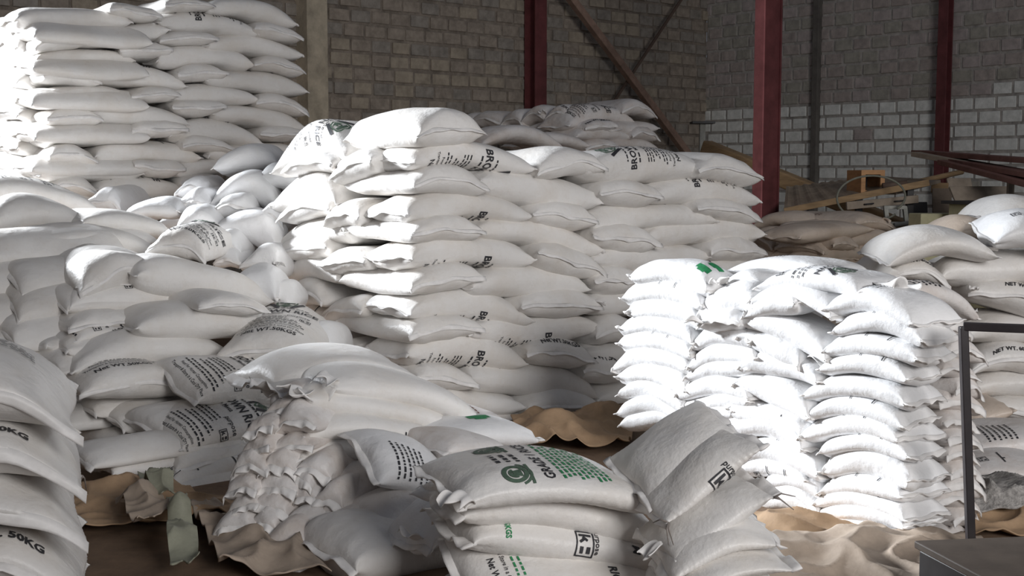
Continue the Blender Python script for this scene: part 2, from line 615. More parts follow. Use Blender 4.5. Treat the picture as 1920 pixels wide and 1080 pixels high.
# ---------------------------------------------------------------- the sack
class Sack:
    """a filled woven sack: a tube of constant girth, flattened to a sewn line at both ends"""
    def __init__(s, C, eu, ew, en, L, W, T, kind, bow=0.0, seed=0, ribs=0.0, pe=3.4, rough=1.0, sag=0.0, twist=0.0, n=2.35):
        s.n = n
        s.C, s.eu, s.ew, s.en = C, eu, ew, en
        s.L, s.W, s.T, s.kind, s.bow = L, W, T, kind, bow
        s.r = random.Random(seed)
        s.ribs, s.pe, s.rough, s.sag, s.twist = ribs, pe, rough, sag, twist
        r = s.r
        s.ph = [r.uniform(0, 6.28) for _ in range(24)]
        s.kp = [r.randint(7, 10), r.randint(11, 15)]
        s.lump = [r.uniform(-1, 1) for _ in range(6)]
        s.skew = r.uniform(-.02, .02)
        s.flare = .32 * T
        s.Wm = W if kind == 's' else W - s.flare * .8

    def halves(s, u):
        au = np.clip(np.abs(u), 0, 1)
        b = s.T / 2 * np.power(np.clip(1 - au ** s.pe, 0, 1), .50) + .0025
        a = s.Wm / 2 + s.flare * .8 / 2 * (1 - (b / (s.T / 2 + .0025))) ** 1.3
        return a, b

    def pos(s, u, th, off=0.0):
        u = np.asarray(u, float); th = np.asarray(th, float)
        a, b = s.halves(u)
        c, si = np.cos(th), np.sin(th)
        n = s.n
        x = np.sign(c) * np.abs(c) ** (2 / n)
        z = np.sign(si) * np.abs(si) ** (2 / n)
        fill = b / (s.T / 2)
        T = s.T
        # slack folds
        d = .05 * T * (np.sin(2.1 * u + s.ph[0] + 1.0 * np.sin(th + s.ph[1])) * np.sin(th * 2 + s.ph[2])
                       + .7 * np.sin(4.3 * u + s.ph[3]) * np.sin(3 * th + s.ph[4]))
        end = np.exp(-(1 - np.abs(u)) / .16)
        sg = (u > 0) * 1.0
        d += s.rough * .050 * T * end * fill ** .6 * (np.sin(s.kp[0] * th + s.ph[5] + 3 * sg + 2.5 * u) + .6 * np.sin(s.kp[1] * th + s.ph[6] + 2 * sg - 3 * u))
        if s.ribs:
            lowside = np.exp(-((z + .2) / .7) ** 2)
            d += s.ribs * T * lowside * np.sin(u * 62 + 1.5 * np.sin(3 * th + s.ph[7]) + 2 * np.sin(5 * u + s.ph[8])) * (.6 + .4 * np.sin(4 * u + s.ph[9])) * np.clip((1 - np.abs(u)) * 9, 0, 1)
        d = d * np.clip(fill * 1.6, 0, 1) + off
        X = x * a + d * c
        Z = z * b + d * si
        # long-wave lie of the sack
        w = x
        if s.kind == 's':
            Z = Z + s.bow * (1 - u * u) - s.sag * w * w
        else:
            Z = Z + s.bow * (1 - w * w) - s.sag * (u + 1) ** 0 * 0
        Z = Z + .035 * T * (s.lump[0] * np.sin(2.6 * u + s.ph[10]) + s.lump[1] * np.sin(2.4 * w + s.ph[11]))
        if s.twist:
            t = s.twist * u
            X, Z = X * np.cos(t) - Z * np.sin(t), X * np.sin(t) + Z * np.cos(t)
        # seam line wander at the ends
        Z = Z + (1 - fill) ** 2 * .07 * T * (np.sin(3 * w + s.ph[12] + 3 * sg) + .5 * np.sin(6.5 * w + s.ph[13] + 2 * sg))
        U = u * s.L / 2 + (1 - fill) ** 2 * .05 * T * np.sin(4 * w + s.ph[14]) * np.sign(u) + s.skew * w
        return s.C + U[..., None] * s.eu + X[..., None] * s.ew + Z[..., None] * s.en

    def body(s, nu, nt):
        t = np.linspace(-1, 1, nu)
        us = np.sign(t) * (1 - (1 - np.abs(t)) ** 1.55)
        ths = np.linspace(0, 2 * math.pi, nt, endpoint=False)
        U, TH = np.meshgrid(us, ths, indexing='ij')
        V = s.pos(U, TH).reshape(-1, 3)
        F = []
        for i in range(nu - 1):
            for k in range(nt):
                k2 = (k + 1) % nt
                F.append((i * nt + k, (i + 1) * nt + k, (i + 1) * nt + k2, i * nt + k2))
        F.append(tuple(range(nt)))
        F.append(tuple((nu - 1) * nt + k for k in range(nt))[::-1])
        return V, F

    def hem(s, end, length, droop, nc=22):
        """folded and stitched lip beyond the sewn line; end = -1 or +1"""
        w = np.linspace(-1, 1, nc)
        th = np.arccos(np.clip(np.sign(w) * np.abs(w) ** (s.n / 2), -1, 1))
        base = .5 * (s.pos(np.full(nc, end * .995), th) + s.pos(np.full(nc, end * .995), -th))
        dirn = end * s.eu * math.cos(droop) - s.en * math.sin(droop)
        nrm = s.en * math.cos(droop) + end * s.eu * math.sin(droop)
        r = s.r
        p1, p2, p3 = [r.uniform(0, 6.28) for _ in range(3)]
        k1, k2 = r.uniform(5, 9), r.uniform(12, 17)
        V = []
        rows = ((-.25, .0035), (.35, .0042), (.75, .0034), (1.0, .0016))
        for side in (1, -1):
            for fr, tk in (rows if side == 1 else rows[::-1]):
                wav = (np.sin(k1 * w + p1) * .28 + np.sin(k2 * w + p2) * .14) * length * max(fr, 0) * 1.1
                ln = length * fr * (1 + .18 * np.sin(k1 * .7 * w + p3))
                V.append(base + ln[:, None] * dirn + (wav + side * tk)[:, None] * nrm)
        V = np.array(V)
        n = len(V)
        F = []
        for i in range(n):
            j = (i + 1) % n
            for k in range(nc - 1):
                F.append((i * nc + k, i * nc + k + 1, j * nc + k + 1, j * nc + k))
        F.append(tuple(i * nc for i in range(n)))
        F.append(tuple(i * nc + nc - 1 for i in range(n))[::-1])
        return V.reshape(-1, 3), F

    def print_on(s, des, roll, flip, scale, shift=0.0):
        """wrap a flat print round the sack; roll is the girth share from the top centre towards +ew"""
        th = np.linspace(math.pi / 2, math.pi / 2 - 2 * math.pi, 400)
        a, b = s.halves(np.array([0.0]))
        n = s.n
        X = a[0] * np.sign(np.cos(th)) * np.abs(np.cos(th)) ** (2 / n)
        Z = b[0] * np.sign(np.sin(th)) * np.abs(np.sin(th)) ** (2 / n)
        arc = np.concatenate([[0], np.cumsum(np.hypot(np.diff(X), np.diff(Z)))])
        P = arc[-1]
        out = {}
        for ink, (v, f) in des.items():
            k = -1 if flip else 1
            x = v[:, 0] * scale * k + roll * P
            y = v[:, 1] * scale * k + shift
            u = np.clip(y / (s.L / 2), -.97, .97)
            t = np.interp(np.mod(x, P), arc, th)
            out[ink] = (s.pos(u, t, .0035), f)
        return out


N_SACK = 0
SACKS = []


def unit(v):
    return v / np.linalg.norm(v)


def make_sack(spec, st, label, seed=None):
    """spec: 'face kind x0 y0 ym x1 y1 h k=v ...' traced along the visible side of the sack, st: its stack"""
    global N_SACK
    N_SACK += 1
    p = spec.split()
    face, kind = p[0], p[1]
    x0, y0, ym, x1, y1, h = map(float, p[2:8])
    o = dict(q.split('=') for q in p[8:])
    g = lambda k, d: float(o.get(k, d))
    a = st['a']
    deg = {'R': a, 'L': a - 90, 'F': 0.0}.get(face)
    if deg is None:
        deg = float(face)
    cd, n = face_dirs(deg)
    if 'Yf' in st or 'Y' in o:
        xr, yr = (x0, y0) if deg > -5 else (x1, y1)
        Y = g('Y', 0) or st['Yf'](xr, yr)
        A = at(xr, yr, Y)
    else:
        A = at(st['px'], 540, st['Y'])
    A = A + n * g('back', 0)
    P0 = on_plane(x0, y0, A, n)
    P1 = on_plane(x1, y1, A, n)
    Pm = on_plane((x0 + x1) / 2, ym, A, n)
    ch = P1 - P0
    clen = np.linalg.norm(ch)
    ch = ch / clen
    up = np.array([0, 0, 1.0])
    en0 = unit(up - ch * np.dot(up, ch))
    bow = float(np.dot(Pm - (P0 + P1) / 2, en0))
    T = h / F_PX * Pm[1] * g('tk', st.get('tk', 1.14))
    roll = math.radians(g('rl', st.get('rl', 0)))
    tilt = math.radians(g('tl', st.get('tl', 0)))
    seed = N_SACK * 7 + 11 if seed is None else seed
    ribs = g('rb', st.get('rb', 0))
    r = random.Random(seed * 3 + 1)
    if kind == 's':
        eu = ch
        inw = unit(np.cross(en0, ch))          # away from the viewer
        ew_in = math.cos(roll) * inw + math.sin(roll) * en0
        en = unit(np.cross(eu, ew_in))
        W = g('W', st['W'])
        L = clen
        ew = -ew_in
        C = (P0 + P1) / 2 + ew_in * (W / 2 + .01)
        if abs(roll) > .01:
            C = (P0 + P1) / 2 + inw * W / 2 * .5
    else:
        L = g('L', st['L'])
        W = clen
        inw = math.cos(tilt) * n + math.sin(tilt) * up
        eu = unit(inw - ch * np.dot(inw, ch))
        ew = ch
        en = unit(np.cross(ew, eu))
        C = (P0 + P1) / 2 + eu * (L / 2 - .045)
    sk = Sack(C, eu, ew, en, L, W, T, kind, bow, seed, ribs, g('pe', st.get('pe', 4.6 if kind == 's' else 7.0)),
              g('ro', st.get('ro', 1.0)), g('sag', 0), g('tw', 0), g('n', st.get('n', 2.35)))
    mat = M[o.get('m', st.get('m', 'white'))]
    big = st.get('res', 1)
    nu, ntn = ((30, 28), (44, 36), (72, 52))[big]
    V, F = sk.body(nu, ntn)
    loc = C - en * T / 2
    me_o = link(st.get('nm', 'rice_sack'), V - loc, F, mat)
    me_o.location = tuple(loc)
    tag(me_o, label, 'sack', st['group'])
    hm = M['hem_dusty'] if o.get('m', st.get('m')) == 'dusty' else M['hem']
    hl = g('hem', st.get('hem', .020))
    for end in (-1, 1):
        if kind == 'h' and end == 1:
            continue
        dr = math.radians(r.uniform(35, 85) * st.get('dr', 1)) if kind == 'h' else math.radians(r.uniform(-15, 60))
        hv, hf = sk.hem(end, hl * r.uniform(.8, 1.25), g('dr%d' % (end > 0), 0) * math.pi / 180 or dr)
        link('stitched_hem', hv - loc, hf, hm, me_o)
    if 'pr' in o:
        sc = g('ps', st.get('ps', 1.0))
        pr = sk.print_on(DESIGN[o['pr']], g('ro2', g('at', 0.02)), o.get('fl') == '1', sc, g('sh', 0))
        for ink, (pv, pf) in pr.items():
            ik = ink.split('#')[0]
            po = link(INK_NAME[ik], pv - loc, pf, M[INK[ik]], me_o)
            po['label'] = INK_LABEL[ik]
    if 'ear' in o:
        # loose gathered cloth beyond the sewn end: ear=end,across,length
        e, wq, ln = map(float, o['ear'].split(','))
        ear(sk, e, wq, ln, me_o, loc, hm, seed)
    if o.get('tie'):
        e = float(o['tie'])
        b0 = sk.pos(np.array([.99 * e]), np.array([0.0 if sk.kind == 's' else 0.0]))[0]
        mb = MB()
        for q in range(3):
            d = e * eu * r.uniform(.3, 1) + en * r.uniform(-1.2, .2) + ew * r.uniform(-.6, .6)
            d = unit(d)
            mb.tube([b0, b0 + d * .03 + en * .01, b0 + d * .07 - en * .01], [.004, .003, .0015], 6)
        mb.build('tie_string', M['string'], me_o, smooth=True)
    SACKS.append((me_o, sk))
    return me_o


def ear(sk, e, wq, ln, parent, loc, mat, seed):
    """crumpled fan of slack cloth"""
    r = random.Random(seed + 99)
    nu, nv = 14, 20
    th = math.acos(max(-1, min(1, wq)))
    root = sk.pos(np.array([.96 * e]), np.array([th]))[0]
    d0 = unit(e * sk.eu * .8 + sk.ew * wq * .7 + sk.en * .25)
    side = unit(np.cross(d0, sk.en))
    nrm = unit(np.cross(side, d0))
    V = []
    ph = [r.uniform(0, 6.28) for _ in range(5)]
    for sd in (1, -1):
        for i in range(nu):
            t = i / (nu - 1)
            for k in range(nv):
                q = k / (nv - 1) * 2 - 1
                wd = ln * (.30 + .40 * t ** .8) * (1 - .35 * t * t)
                z = ln * .16 * (.3 + t) * (math.sin(3.2 * q + ph[0] + 1.5 * t) * .8 + .3 * math.sin(6.5 * q + ph[1] - 2 * t)) + ln * .12 * math.sin(4 * t + ph[2])
                ll = ln * t * (1 + .12 * math.sin(5 * q + ph[3])) - ln * .1
                V.append(root + d0 * ll + side * q * wd + nrm * (z + sd * .0025) - np.array([0, 0, 1.]) * ln * .25 * t * t)
    F = []
    n = nu * nv
    for sd in (0, 1):
        for i in range(nu - 1):
            for k in range(nv - 1):
                a = sd * n + i * nv + k
                q = (a, a + 1, a + nv + 1, a + nv)
                F.append(q if sd == 0 else q[::-1])
    for i in range(nu - 1):
        for k in (0, nv - 1):
            a, b = i * nv + k, (i + 1) * nv + k
            F.append((a, b, b + n, a + n))
    for k in range(nv - 1):
        for i in (0, nu - 1):
            a, b = i * nv + k, i * nv + k + 1
            F.append((a, b, b + n, a + n))
    link('loose_mouth', np.array(V) - loc, F, mat, parent)


ORD = ['', 'first', 'second', 'third', 'fourth', 'fifth', 'sixth', 'seventh', 'eighth', 'ninth', 'tenth', 'eleventh', 'twelfth', 'thirteenth', 'fourteenth']


def rows(st, text, fmt, first=1):
    """one line per layer, sacks separated by ';', numbered away from the corner"""
    for i, ln in enumerate([q for q in text.strip().split('\n')]):
        items = [q.strip() for q in ln.split(';') if q.strip()]
        for k, sp in enumerate(items):
            kind = sp.split()[1]
            lab = fmt.format(kind='sack lying lengthwise' if kind == 's' else 'sack seen end-on', row=ORD[i + first], n=ORD[k + 1])
            make_sack(sp, st, lab)


def heap(st, text):
    """one sack per line: spec | label"""
    for ln in text.strip().split('\n'):
        if not ln.strip():
            continue
        sp, lab = ln.split('|')
        make_sack(sp.strip(), st, lab.strip())

# ---------------------------------------------------------------- the stacks (traced layer by layer; every entry is one sack)
MID = dict(a=38, px=768, Y=7.6, W=.50, L=.88, tk=1.22, n=2.5, group='sacks of the tall middle tower', res=1)
rows(MID, '''
R h 770 258 236 906 252 60 L=.86 ; L s 513 322 262 650 296 66 back=.05 pr=A at=.12 sh=-.0
R s 775 304 288 1000 320 48 pr=A at=.40 ; R h 1000 325 303 1132 318 46 ; R s 1100 326 308 1322 316 56 pr=A at=.10 fl=1 ; R h 1297 326 314 1425 338 46 tie=1
R h 768 346 339 912 352 48 ; R s 900 342 356 1130 386 54 pr=A at=-.03 ; R h 1115 362 360 1237 366 42 ; R s 1222 372 356 1428 382 44 pr=A at=.05 fl=1 ear=1,.3,.05
R s 768 400 387 997 405 50 pr=A at=.46 ear=1,-.2,.09 ; R h 993 403 401 1113 416 46 ; R s 1110 420 407 1343 413 46 pr=S at=.06 ear=1,.1,.07 ; R h 1297 388 392 1423 412 36
R h 765 440 427 905 434 45 ; R s 893 433 436 1128 470 46 ; R h 1103 436 447 1235 455 44 ; R s 1217 450 434 1436 440 48
R s 768 490 473 1002 488 52 pr=A at=.45 ear=1,-.3,.10 ; R h 997 473 486 1133 517 48 ; R s 1113 490 482 1328 482 48 ; R h 1323 474 466 1433 476 44
R h 763 546 520 903 520 46 ; R s 880 540 528 1104 544 56 pr=S at=.40 ; R h 1103 527 527 1200 520 48 ; R s 1190 522 514 1420 505 46 pr=A at=.06
R s 766 586 570 998 604 52 pr=A at=.46 ; R h 968 574 569 1124 572 46 ear=-1,.9,.06 ; R s 1108 572 566 1310 560 46
R h 758 630 613 901 615 46 ; R s 878 628 622 1122 615 52 pr=A at=.44 ; R h 1109 629 618 1196 622 48
R s 766 670 660 988 677 58 pr=A at=.42 ear=1,-.2,.08 ; R h 978 662 660 1111 676 50 pr=B at=.0 ; R s 1105 666 662 1320 655 46
R h 770 710 706 890 720 44 ; R s 884 714 712 1121 742 58 ; R h 1088 696 692 1175 703 46 pr=B at=.0
R s 770 742 757 986 766 46 ; R h 977 768 756 1137 786 48 ; R s 1120 750 742 1330 736 46
R h 790 800 792 900 800 40 ; R s 884 798 800 1122 808 48 ; R h 1110 790 784 1190 790 40
''', '{kind} in the middle tower, {row} layer down, {n} from its corner')

FLANK = dict(MID, group='sacks on the sunlit flank of the middle tower')
rows(FLANK, '''
L h 535 322 300 637 312 40 ; L h 622 337 306 713 302 48
L s 510 390 346 632 378 56 pr=S at=.08
L h 530 413 385 627 393 38 ; L h 610 420 400 688 400 44
L s 503 486 436 648 436 52
L h 520 483 462 620 464 42 ; L h 606 498 488 695 492 42
L s 507 548 502 632 522 52
L h 530 572 547 620 565 46 ; L h 602 596 578 694 582 42
L s 518 608 596 618 626 56 pr=S at=.12
L h 615 670 660 680 658 40 ; L h 540 640 628 620 650 40
''', 'sunlit sack on left flank of the middle tower, {row} course down, {n} from the left')

PIL = dict(a=38, px=80, Y=10.0, W=.48, L=.95, tk=1.0, n=2.6, group='sacks of the tall rear tower by the concrete pillar', res=0)
rows(PIL, '''
R s 33 34 34 244 42 46 ; R h 200 16 22 304 30 33 ; R h 304 8 6 400 12 28 ; R s 393 16 16 559 48 40
R h 63 92 74 168 76 34 ; R s 140 74 66 317 54 42 pr=S at=.05 ; R s 304 42 42 486 64 42 pr=A at=.05 fl=1 ; R h 470 53 58 568 74 32
R h 296 76 70 407 72 30 ; R s 387 85 84 567 104 38 pr=S at=.06
R s 72 112 108 253 116 40 ; R h 219 98 92 323 94 38 pr=B at=.02 ; R s 298 113 102 478 124 44 pr=S at=.06 ; R h 474 119 120 568 136 32
R h 78 144 141 188 157 34 ; R s 161 141 141 352 162 44 pr=A at=-.02 ; R h 328 140 137 427 138 34 ; R s 393 152 152 578 172 40 pr=S at=.06
R s 83 184 179 256 188 42 ; R h 241 179 177 336 177 32 ; R s 322 182 176 482 186 40 pr=S at=.05 ; R h 476 190 192 576 213 34
R h 83 222 216 192 226 38 ; R s 167 213 214 352 230 42 pr=S at=.06 ; R h 319 200 203 422 198 32 ; R s 404 215 218 578 243 38 pr=S at=.06
R s 85 258 254 260 257 42 ; R h 243 246 242 349 241 36 ; R s 326 256 242 494 270 44 pr=A at=-.04 ; R h 481 254 250 572 252 30
R h 87 294 286 184 304 38 ; R s 176 291 284 374 295 42 pr=S at=.05 ; R h 335 274 270 444 281 32 ; R s 396 291 286 562 283 34
R s 80 326 322 272 327 40 ; R h 246 309 314 348 316 36 ; R s 328 324 314 460 312 36
R h 93 352 346 182 361 38 ; R s 180 358 350 360 368 44 pr=A at=.0 ; R h 333 346 343 420 343 36
R s 100 384 380 252 388 36 ; R h 241 386 384 338 386 30 ; R s 320 388 380 470 384 36
''', '{kind} in the rear tower, {row} layer down, {n} from its corner')
PILF = dict(PIL, group='overexposed sacks on the left flank of the rear tower')
_r = random.Random(4)
_t = []
for i in range(11):
    y = 60 + i * 31.5
    ins = []
    if i % 2 == 0:
        ins.append('L h 30 %d %d 76 %d 40' % (y + 3, y - 2, y + 8))
        ins.append('L s -46 %d %d 36 %d 42' % (y - 12, y - 10, y - 4))
    else:
        ins.append('L h -4 %d %d 42 %d 40' % (y - 6, y - 9, y))
        ins.append('L s -74 %d %d -2 %d 42' % (y - 20, y - 18, y - 8))
    _t.append(' ; '.join(ins))
rows(PILF, '\n'.join(_t), 'sunlit sack on left flank of the rear tower, {row} layer down, {n} from its corner')

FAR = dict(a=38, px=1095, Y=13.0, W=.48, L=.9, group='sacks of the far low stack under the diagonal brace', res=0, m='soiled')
heap(FAR, '''
R s 1068 236 214 1186 224 32 back=.1 pr=A at=.05 | long sack with faint print on top layer of far stack, second from its right end
R h 1160 208 200 1229 219 26 back=.1 | topmost right end-on sack of the far stack below the diagonal brace
L s 1040 236 232 1094 243 24 | sunlit sack under the long printed one at left corner of the far stack
R h 1094 243 234 1152 236 24 pr=B at=0 | end-on sack in second layer of the far stack, at its corner
R s 1146 242 240 1234 243 26 | long sack in second layer of the far stack, at its right end
R s 1079 256 248 1184 259 26 | long sack in third layer of the far stack, at its corner
R h 1178 254 248 1234 262 22 | end-on sack in third layer of the far stack, at its right end
R h 1094 280 270 1156 275 22 | end-on sack in fourth layer of the far stack, at its corner
R s 1146 276 270 1238 282 24 | long sack in fourth layer of the far stack, at its right end
R s 1090 298 290 1190 298 24 | long sack in lowest visible layer of the far stack, at its corner
R h 1184 296 290 1240 300 22 | end-on sack in lowest visible layer of the far stack, at its right end
L h 883 233 222 952 238 28 | leftmost large sack on top of the far stack
L h 861 230 224 900 236 20 | small sack peeping out at far left of the far stack
L h 940 236 218 990 238 30 | second large sack from the left on top of the far stack
L h 980 232 214 1036 234 30 ear=-1,.5,.10 | third large sack from the left on top of the far stack
L h 1027 226 210 1073 226 28 pr=B at=0 | fourth large sack from the left on top of the far stack
L h 988 248 240 1044 250 24 | sack below the third and fourth top sacks of the far stack
L h 900 258 250 960 262 24 | grey sack at left in the lower top row of the far stack
R s 908 270 250 1060 280 30 px=1 back=-.55 | arched soiled sack lying across the front of the far stack
R s 1000 272 262 1107 275 26 back=-.2 | soiled sack directly right of the arched one on the far stack
L h 1040 288 280 1092 290 22 | low sack beside the corner of the far stack, just above the middle tower
L h 945 255 248 1000 262 22 | flat sack behind the arched soiled one on the far stack
''')

for _k in range(10):
    _y = 318 + _k * 30
    if _k % 2:
        _q = ['R s 1092 %d %d 1186 %d 30' % (_y, _y - 8, _y), 'R h 1182 %d %d 1238 %d 30' % (_y, _y - 4, _y + 4), 'L h 1030 %d %d 1092 %d 30' % (_y - 4, _y - 8, _y)]
    else:
        _q = ['R h 1092 %d %d 1152 %d 30' % (_y, _y - 8, _y), 'R s 1146 %d %d 1238 %d 30' % (_y, _y - 6, _y + 4), 'L s 1000 %d %d 1092 %d 30' % (_y - 6, _y - 8, _y)]
    for _s in _q:
        make_sack(_s, dict(FAR, group='lower sacks of the far stack'), 'soiled sack low in the far stack, hidden behind the middle tower')

BRN = dict(a=38, px=1553, Y=10.5, W=.44, L=.8, group='dusty brown sacks of the low stack before the junk heap', res=0, m='dusty')
heap(BRN, '''
L s 1412 424 412 1500 430 28 back=.2 | dusty sack touching the foot of the red column, top of the brown stack
L s 1484 418 413 1568 420 20 back=.45 pr=U at=.02 | flat printed dusty sack at the back of the brown stack
L h 1440 446 434 1508 450 34 back=.05 | dusty end-on sack left of the half sunlit one on the brown stack
R s 1500 446 435 1637 430 31 back=-.05 | long half sunlit sack topping the corner of the brown stack
R h 1593 418 415 1680 430 28 back=.12 ear=-1,.3,.06 | dusty sack on top of the brown stack at its right end, with pale mouth
L h 1403 454 446 1458 468 36 | dusty sack low at the left of the brown stack, beside the middle tower
L h 1458 466 456 1553 474 36 | dusty end-on sack under the half sunlit one, brown stack second layer
R h 1553 460 452 1602 462 32 | short dusty sack right of the corner, brown stack second layer
R s 1597 460 446 1680 452 34 | long dusty sack at the right end, brown stack second layer
L s 1446 478 470 1549 490 36 | shaded dusty sack left of the corner, brown stack third layer
R s 1550 490 478 1632 478 34 | long dusty sack right of the corner, brown stack third layer
R h 1628 480 472 1684 474 32 | dusty sack at the right end, brown stack third layer
R s 1552 512 502 1672 502 34 | long dusty sack right of the corner, brown stack fourth layer
L h 1470 510 506 1552 524 34 | dusty sack left of the corner, brown stack fourth layer
R s 1560 540 530 1690 532 34 | long dusty sack, lowest seen in the brown stack
L h 1400 486 478 1462 500 34 | dusty sack at bottom left of the brown stack, behind the white stack
''')

for _k in range(4):
    _y = 572 + _k * 33
    for _s in ('R s 1554 %d %d 1650 %d 36' % (_y, _y - 8, _y - 6), 'R h 1644 %d %d 1690 %d 36' % (_y - 6, _y - 12, _y - 4), 'L s 1440 %d %d 1552 %d 36' % (_y - 10, _y - 8, _y + 2)):
        make_sack(_s, dict(BRN, group='lower sacks of the brown stack'), 'dusty sack low in the brown stack, hidden behind the white sacks')

# ---- white stack on the right: three columns side by side
WA = dict(a=33, px=1692, Y=5.27, W=.27, L=.58, group='small sacks of the white corner column', res=1, m='bright', nm='flour_sack', hem=.022, ps=.62, tk=1.16, pe=7, n=2.6)
_w = [(1549, 582, 566, 1713, 608, 46), (1552, 620, 606, 1720, 642, 42), (1535, 660, 648, 1710, 674, 42), (1531, 692, 684, 1692, 714, 40),
      (1500, 742, 725, 1689, 758, 42), (1507, 781, 763, 1682, 797, 42), (1500, 820, 798, 1686, 826, 42), (1528, 846, 832, 1692, 860, 38),
      (1535, 884, 872, 1699, 906, 54), (1538, 924, 911, 1692, 932, 40), (1524, 946, 939, 1696, 976, 38), (1524, 970, 961, 1689, 992, 38),
      (1530, 998, 992, 1692, 1030, 42)]
for i, q in enumerate(_w):
    pr = ' pr=T at=.0' if i == 0 else (' pr=S at=.10' if i not in (4, 8, 11) else '')
    e = ' ear=-1,.0,.07' if i in (1, 3, 5, 6, 12) else ''
    make_sack('L s %d %d %d %d %d %d' % q + pr + e, WA, 'white small sack in the corner column, %s from the top' % ORD[i + 1])
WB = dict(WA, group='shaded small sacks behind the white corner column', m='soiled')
_tip = [612, 655, 690, 722, 750, 786, 818, 846, 880, 905, 934, 968, 1000]
for i, y in enumerate(_tip):
    x = 1765 + (i * 37 % 23)
    make_sack('R h %d %d %d %d %d 38 L=.5 back=%.2f' % (x - 24 + (i % 2) * 10, y + 6, y - 2, x + 52, y + 20, .04), WB,
              'shaded small sack right of the white corner column, %s from the top' % ORD[i + 1])
WL = dict(WA, group='small sacks of the left white column')
rows(WL, '''
L s 1179 522 514 1322 545 46 ear=1,.4,.10 pr=P at=.05 sh=.2
L s 1164 560 546 1314 574 44 pr=S at=.12
L s 1170 584 578 1306 610 44 pr=S at=.05
L s 1157 616 608 1297 640 44
L s 1157 648 640 1292 668 44 pr=S at=.12
L s 1150 694 668 1286 690 42 pr=S at=.06
L s 1154 708 700 1280 732 46
L s 1154 738 732 1274 766 44
L s 1155 776 760 1268 780 42
L s 1160 798 784 1268 800 40
''', 'white small sack in the left column of the white stack, {row} from the top')
WM = dict(WA, group='small sacks of the middle white column')
rows(WM, '''
L s 1308 598 556 1418 572 60 W=.34
L h 1322 606 600 1396 604 38 ear=-1,-.8,.09
L s 1297 652 626 1405 640 44
L s 1288 692 662 1412 674 44
L s 1286 708 692 1402 692 38
L s 1270 742 722 1406 744 44
L s 1265 776 758 1402 754 42
L s 1290 784 772 1372 774 38 pr=S at=.08
''', 'white small sack in the middle column of the white stack, {row} from the top')
WR = dict(WA, group='small sacks lying aslant in the white stack')
rows(WR, '''
L s 1381 600 618 1542 676 48
L s 1386 634 650 1498 688 46 ear=1,.2,.12
L s 1380 690 682 1526 716 46 pr=S at=.12
L s 1375 718 738 1514 784 52
L s 1366 770 786 1504 824 48
L s 1357 800 796 1504 846 56 pr=S at=.08
L s 1376 856 850 1526 894 48 pr=S at=.08 ear=1,.1,.09
L s 1374 884 878 1504 904 38 pr=S at=.3
L s 1420 908 902 1526 926 36
L s 1421 926 924 1526 964 42 ear=1,.2,.07
L s 1404 956 936 1526 984 46 m=white
''', 'white small sack lying aslant between the white columns, {row} from the top')
heap(dict(WA, group='loose sacks thrown on top of the white stack', tk=1.0), '''
L s 1345 522 502 1540 516 38 back=.32 W=.34 pr=T at=.0 | printed white sack lying across the back on top of the white stack
L s 1420 542 524 1612 550 46 back=.02 W=.32 pr=R at=.10 ear=1,.0,.16 ps=.9 | printed white sack with a torn mouth on top of the white stack
L s 1357 530 524 1425 542 34 back=.10 | narrow white sack squeezed under the printed ones on the white stack
L s 1412 564 554 1560 594 48 W=.34 | plump unprinted white sack below the torn printed one
L s 1390 592 572 1486 568 44 back=-.02 ro=2.2 | wrinkled white sack below the narrow one near top of the white stack
R s 1686 566 552 1842 600 42 back=.22 W=.30 m=soiled pr=T at=.0 ps=.9 ear=1,.2,.09 | printed beige sack behind the top of the white corner column
''')

SIX = dict(a=0, px=1790, Y=7.4, W=.55, L=.85, group='large sacks stacked at the right edge', res=1, ps=.82, tk=1.05)
heap(SIX, '''
F s 1651 486 452 1850 474 50 W=.5 rl=5 ear=1,.3,.10 | plump white sack topping the right hand pile, left of the crumpled one
F s 1770 450 432 1890 474 50 back=.4 m=dusty | brownish sack behind the plump one topping the right hand pile
F s 1836 420 390 1990 418 50 back=.75 rl=6 | smooth rounded sack at the very top right, against the yellow cabinet
F s 1790 440 424 1920 430 30 back=.62 m=soiled pr=T at=.0 | flat printed sack under the smooth rounded one at top right
F s 1860 440 430 2010 476 62 ro=2.4 rl=10 back=-.02 m=bright pr=S at=.06 | crumpled white sack with black marks at the right edge
F h 1650 528 506 1777 536 46 pr=K at=.0 ps=.5 sh=-.2 | end-on sack lettered 60KG under the plump white one, right hand pile
F s 1770 520 504 2010 512 64 | long white sack between the two sacks lettered 60KG highest in the pile
F h 1808 548 558 2000 612 58 pr=K at=.0 ps=.55 sh=-.2 ear=-1,-.9,.06 | white sack lettered 60KG just above the black metal frame
F s 1806 630 618 2020 640 56 | white sack crossed by the top rail of the black frame
F h 1812 694 668 1990 716 56 pr=K at=-.03 ps=.55 sh=-.2 | sack lettered 60KG seen inside the black frame
F s 1812 738 722 2010 760 58 | smooth sack below the lettered one inside the black frame
F h 1810 786 768 2000 806 48 | rounded sack with a pale seam, second below the lettered one in frame
F s 1800 812 792 1900 772 46 m=dusty back=-.3 | tan sack slanting behind the post of the black frame
F s 1812 858 842 2010 850 60 m=soiled back=-.85 pr=T at=.1 | beige sack with worn print low inside the black frame
F s 1812 908 896 2010 900 54 m=soiled back=-1.15 pr=S at=.1 | pale sack above the grey shreds, lowest inside the black frame
''')

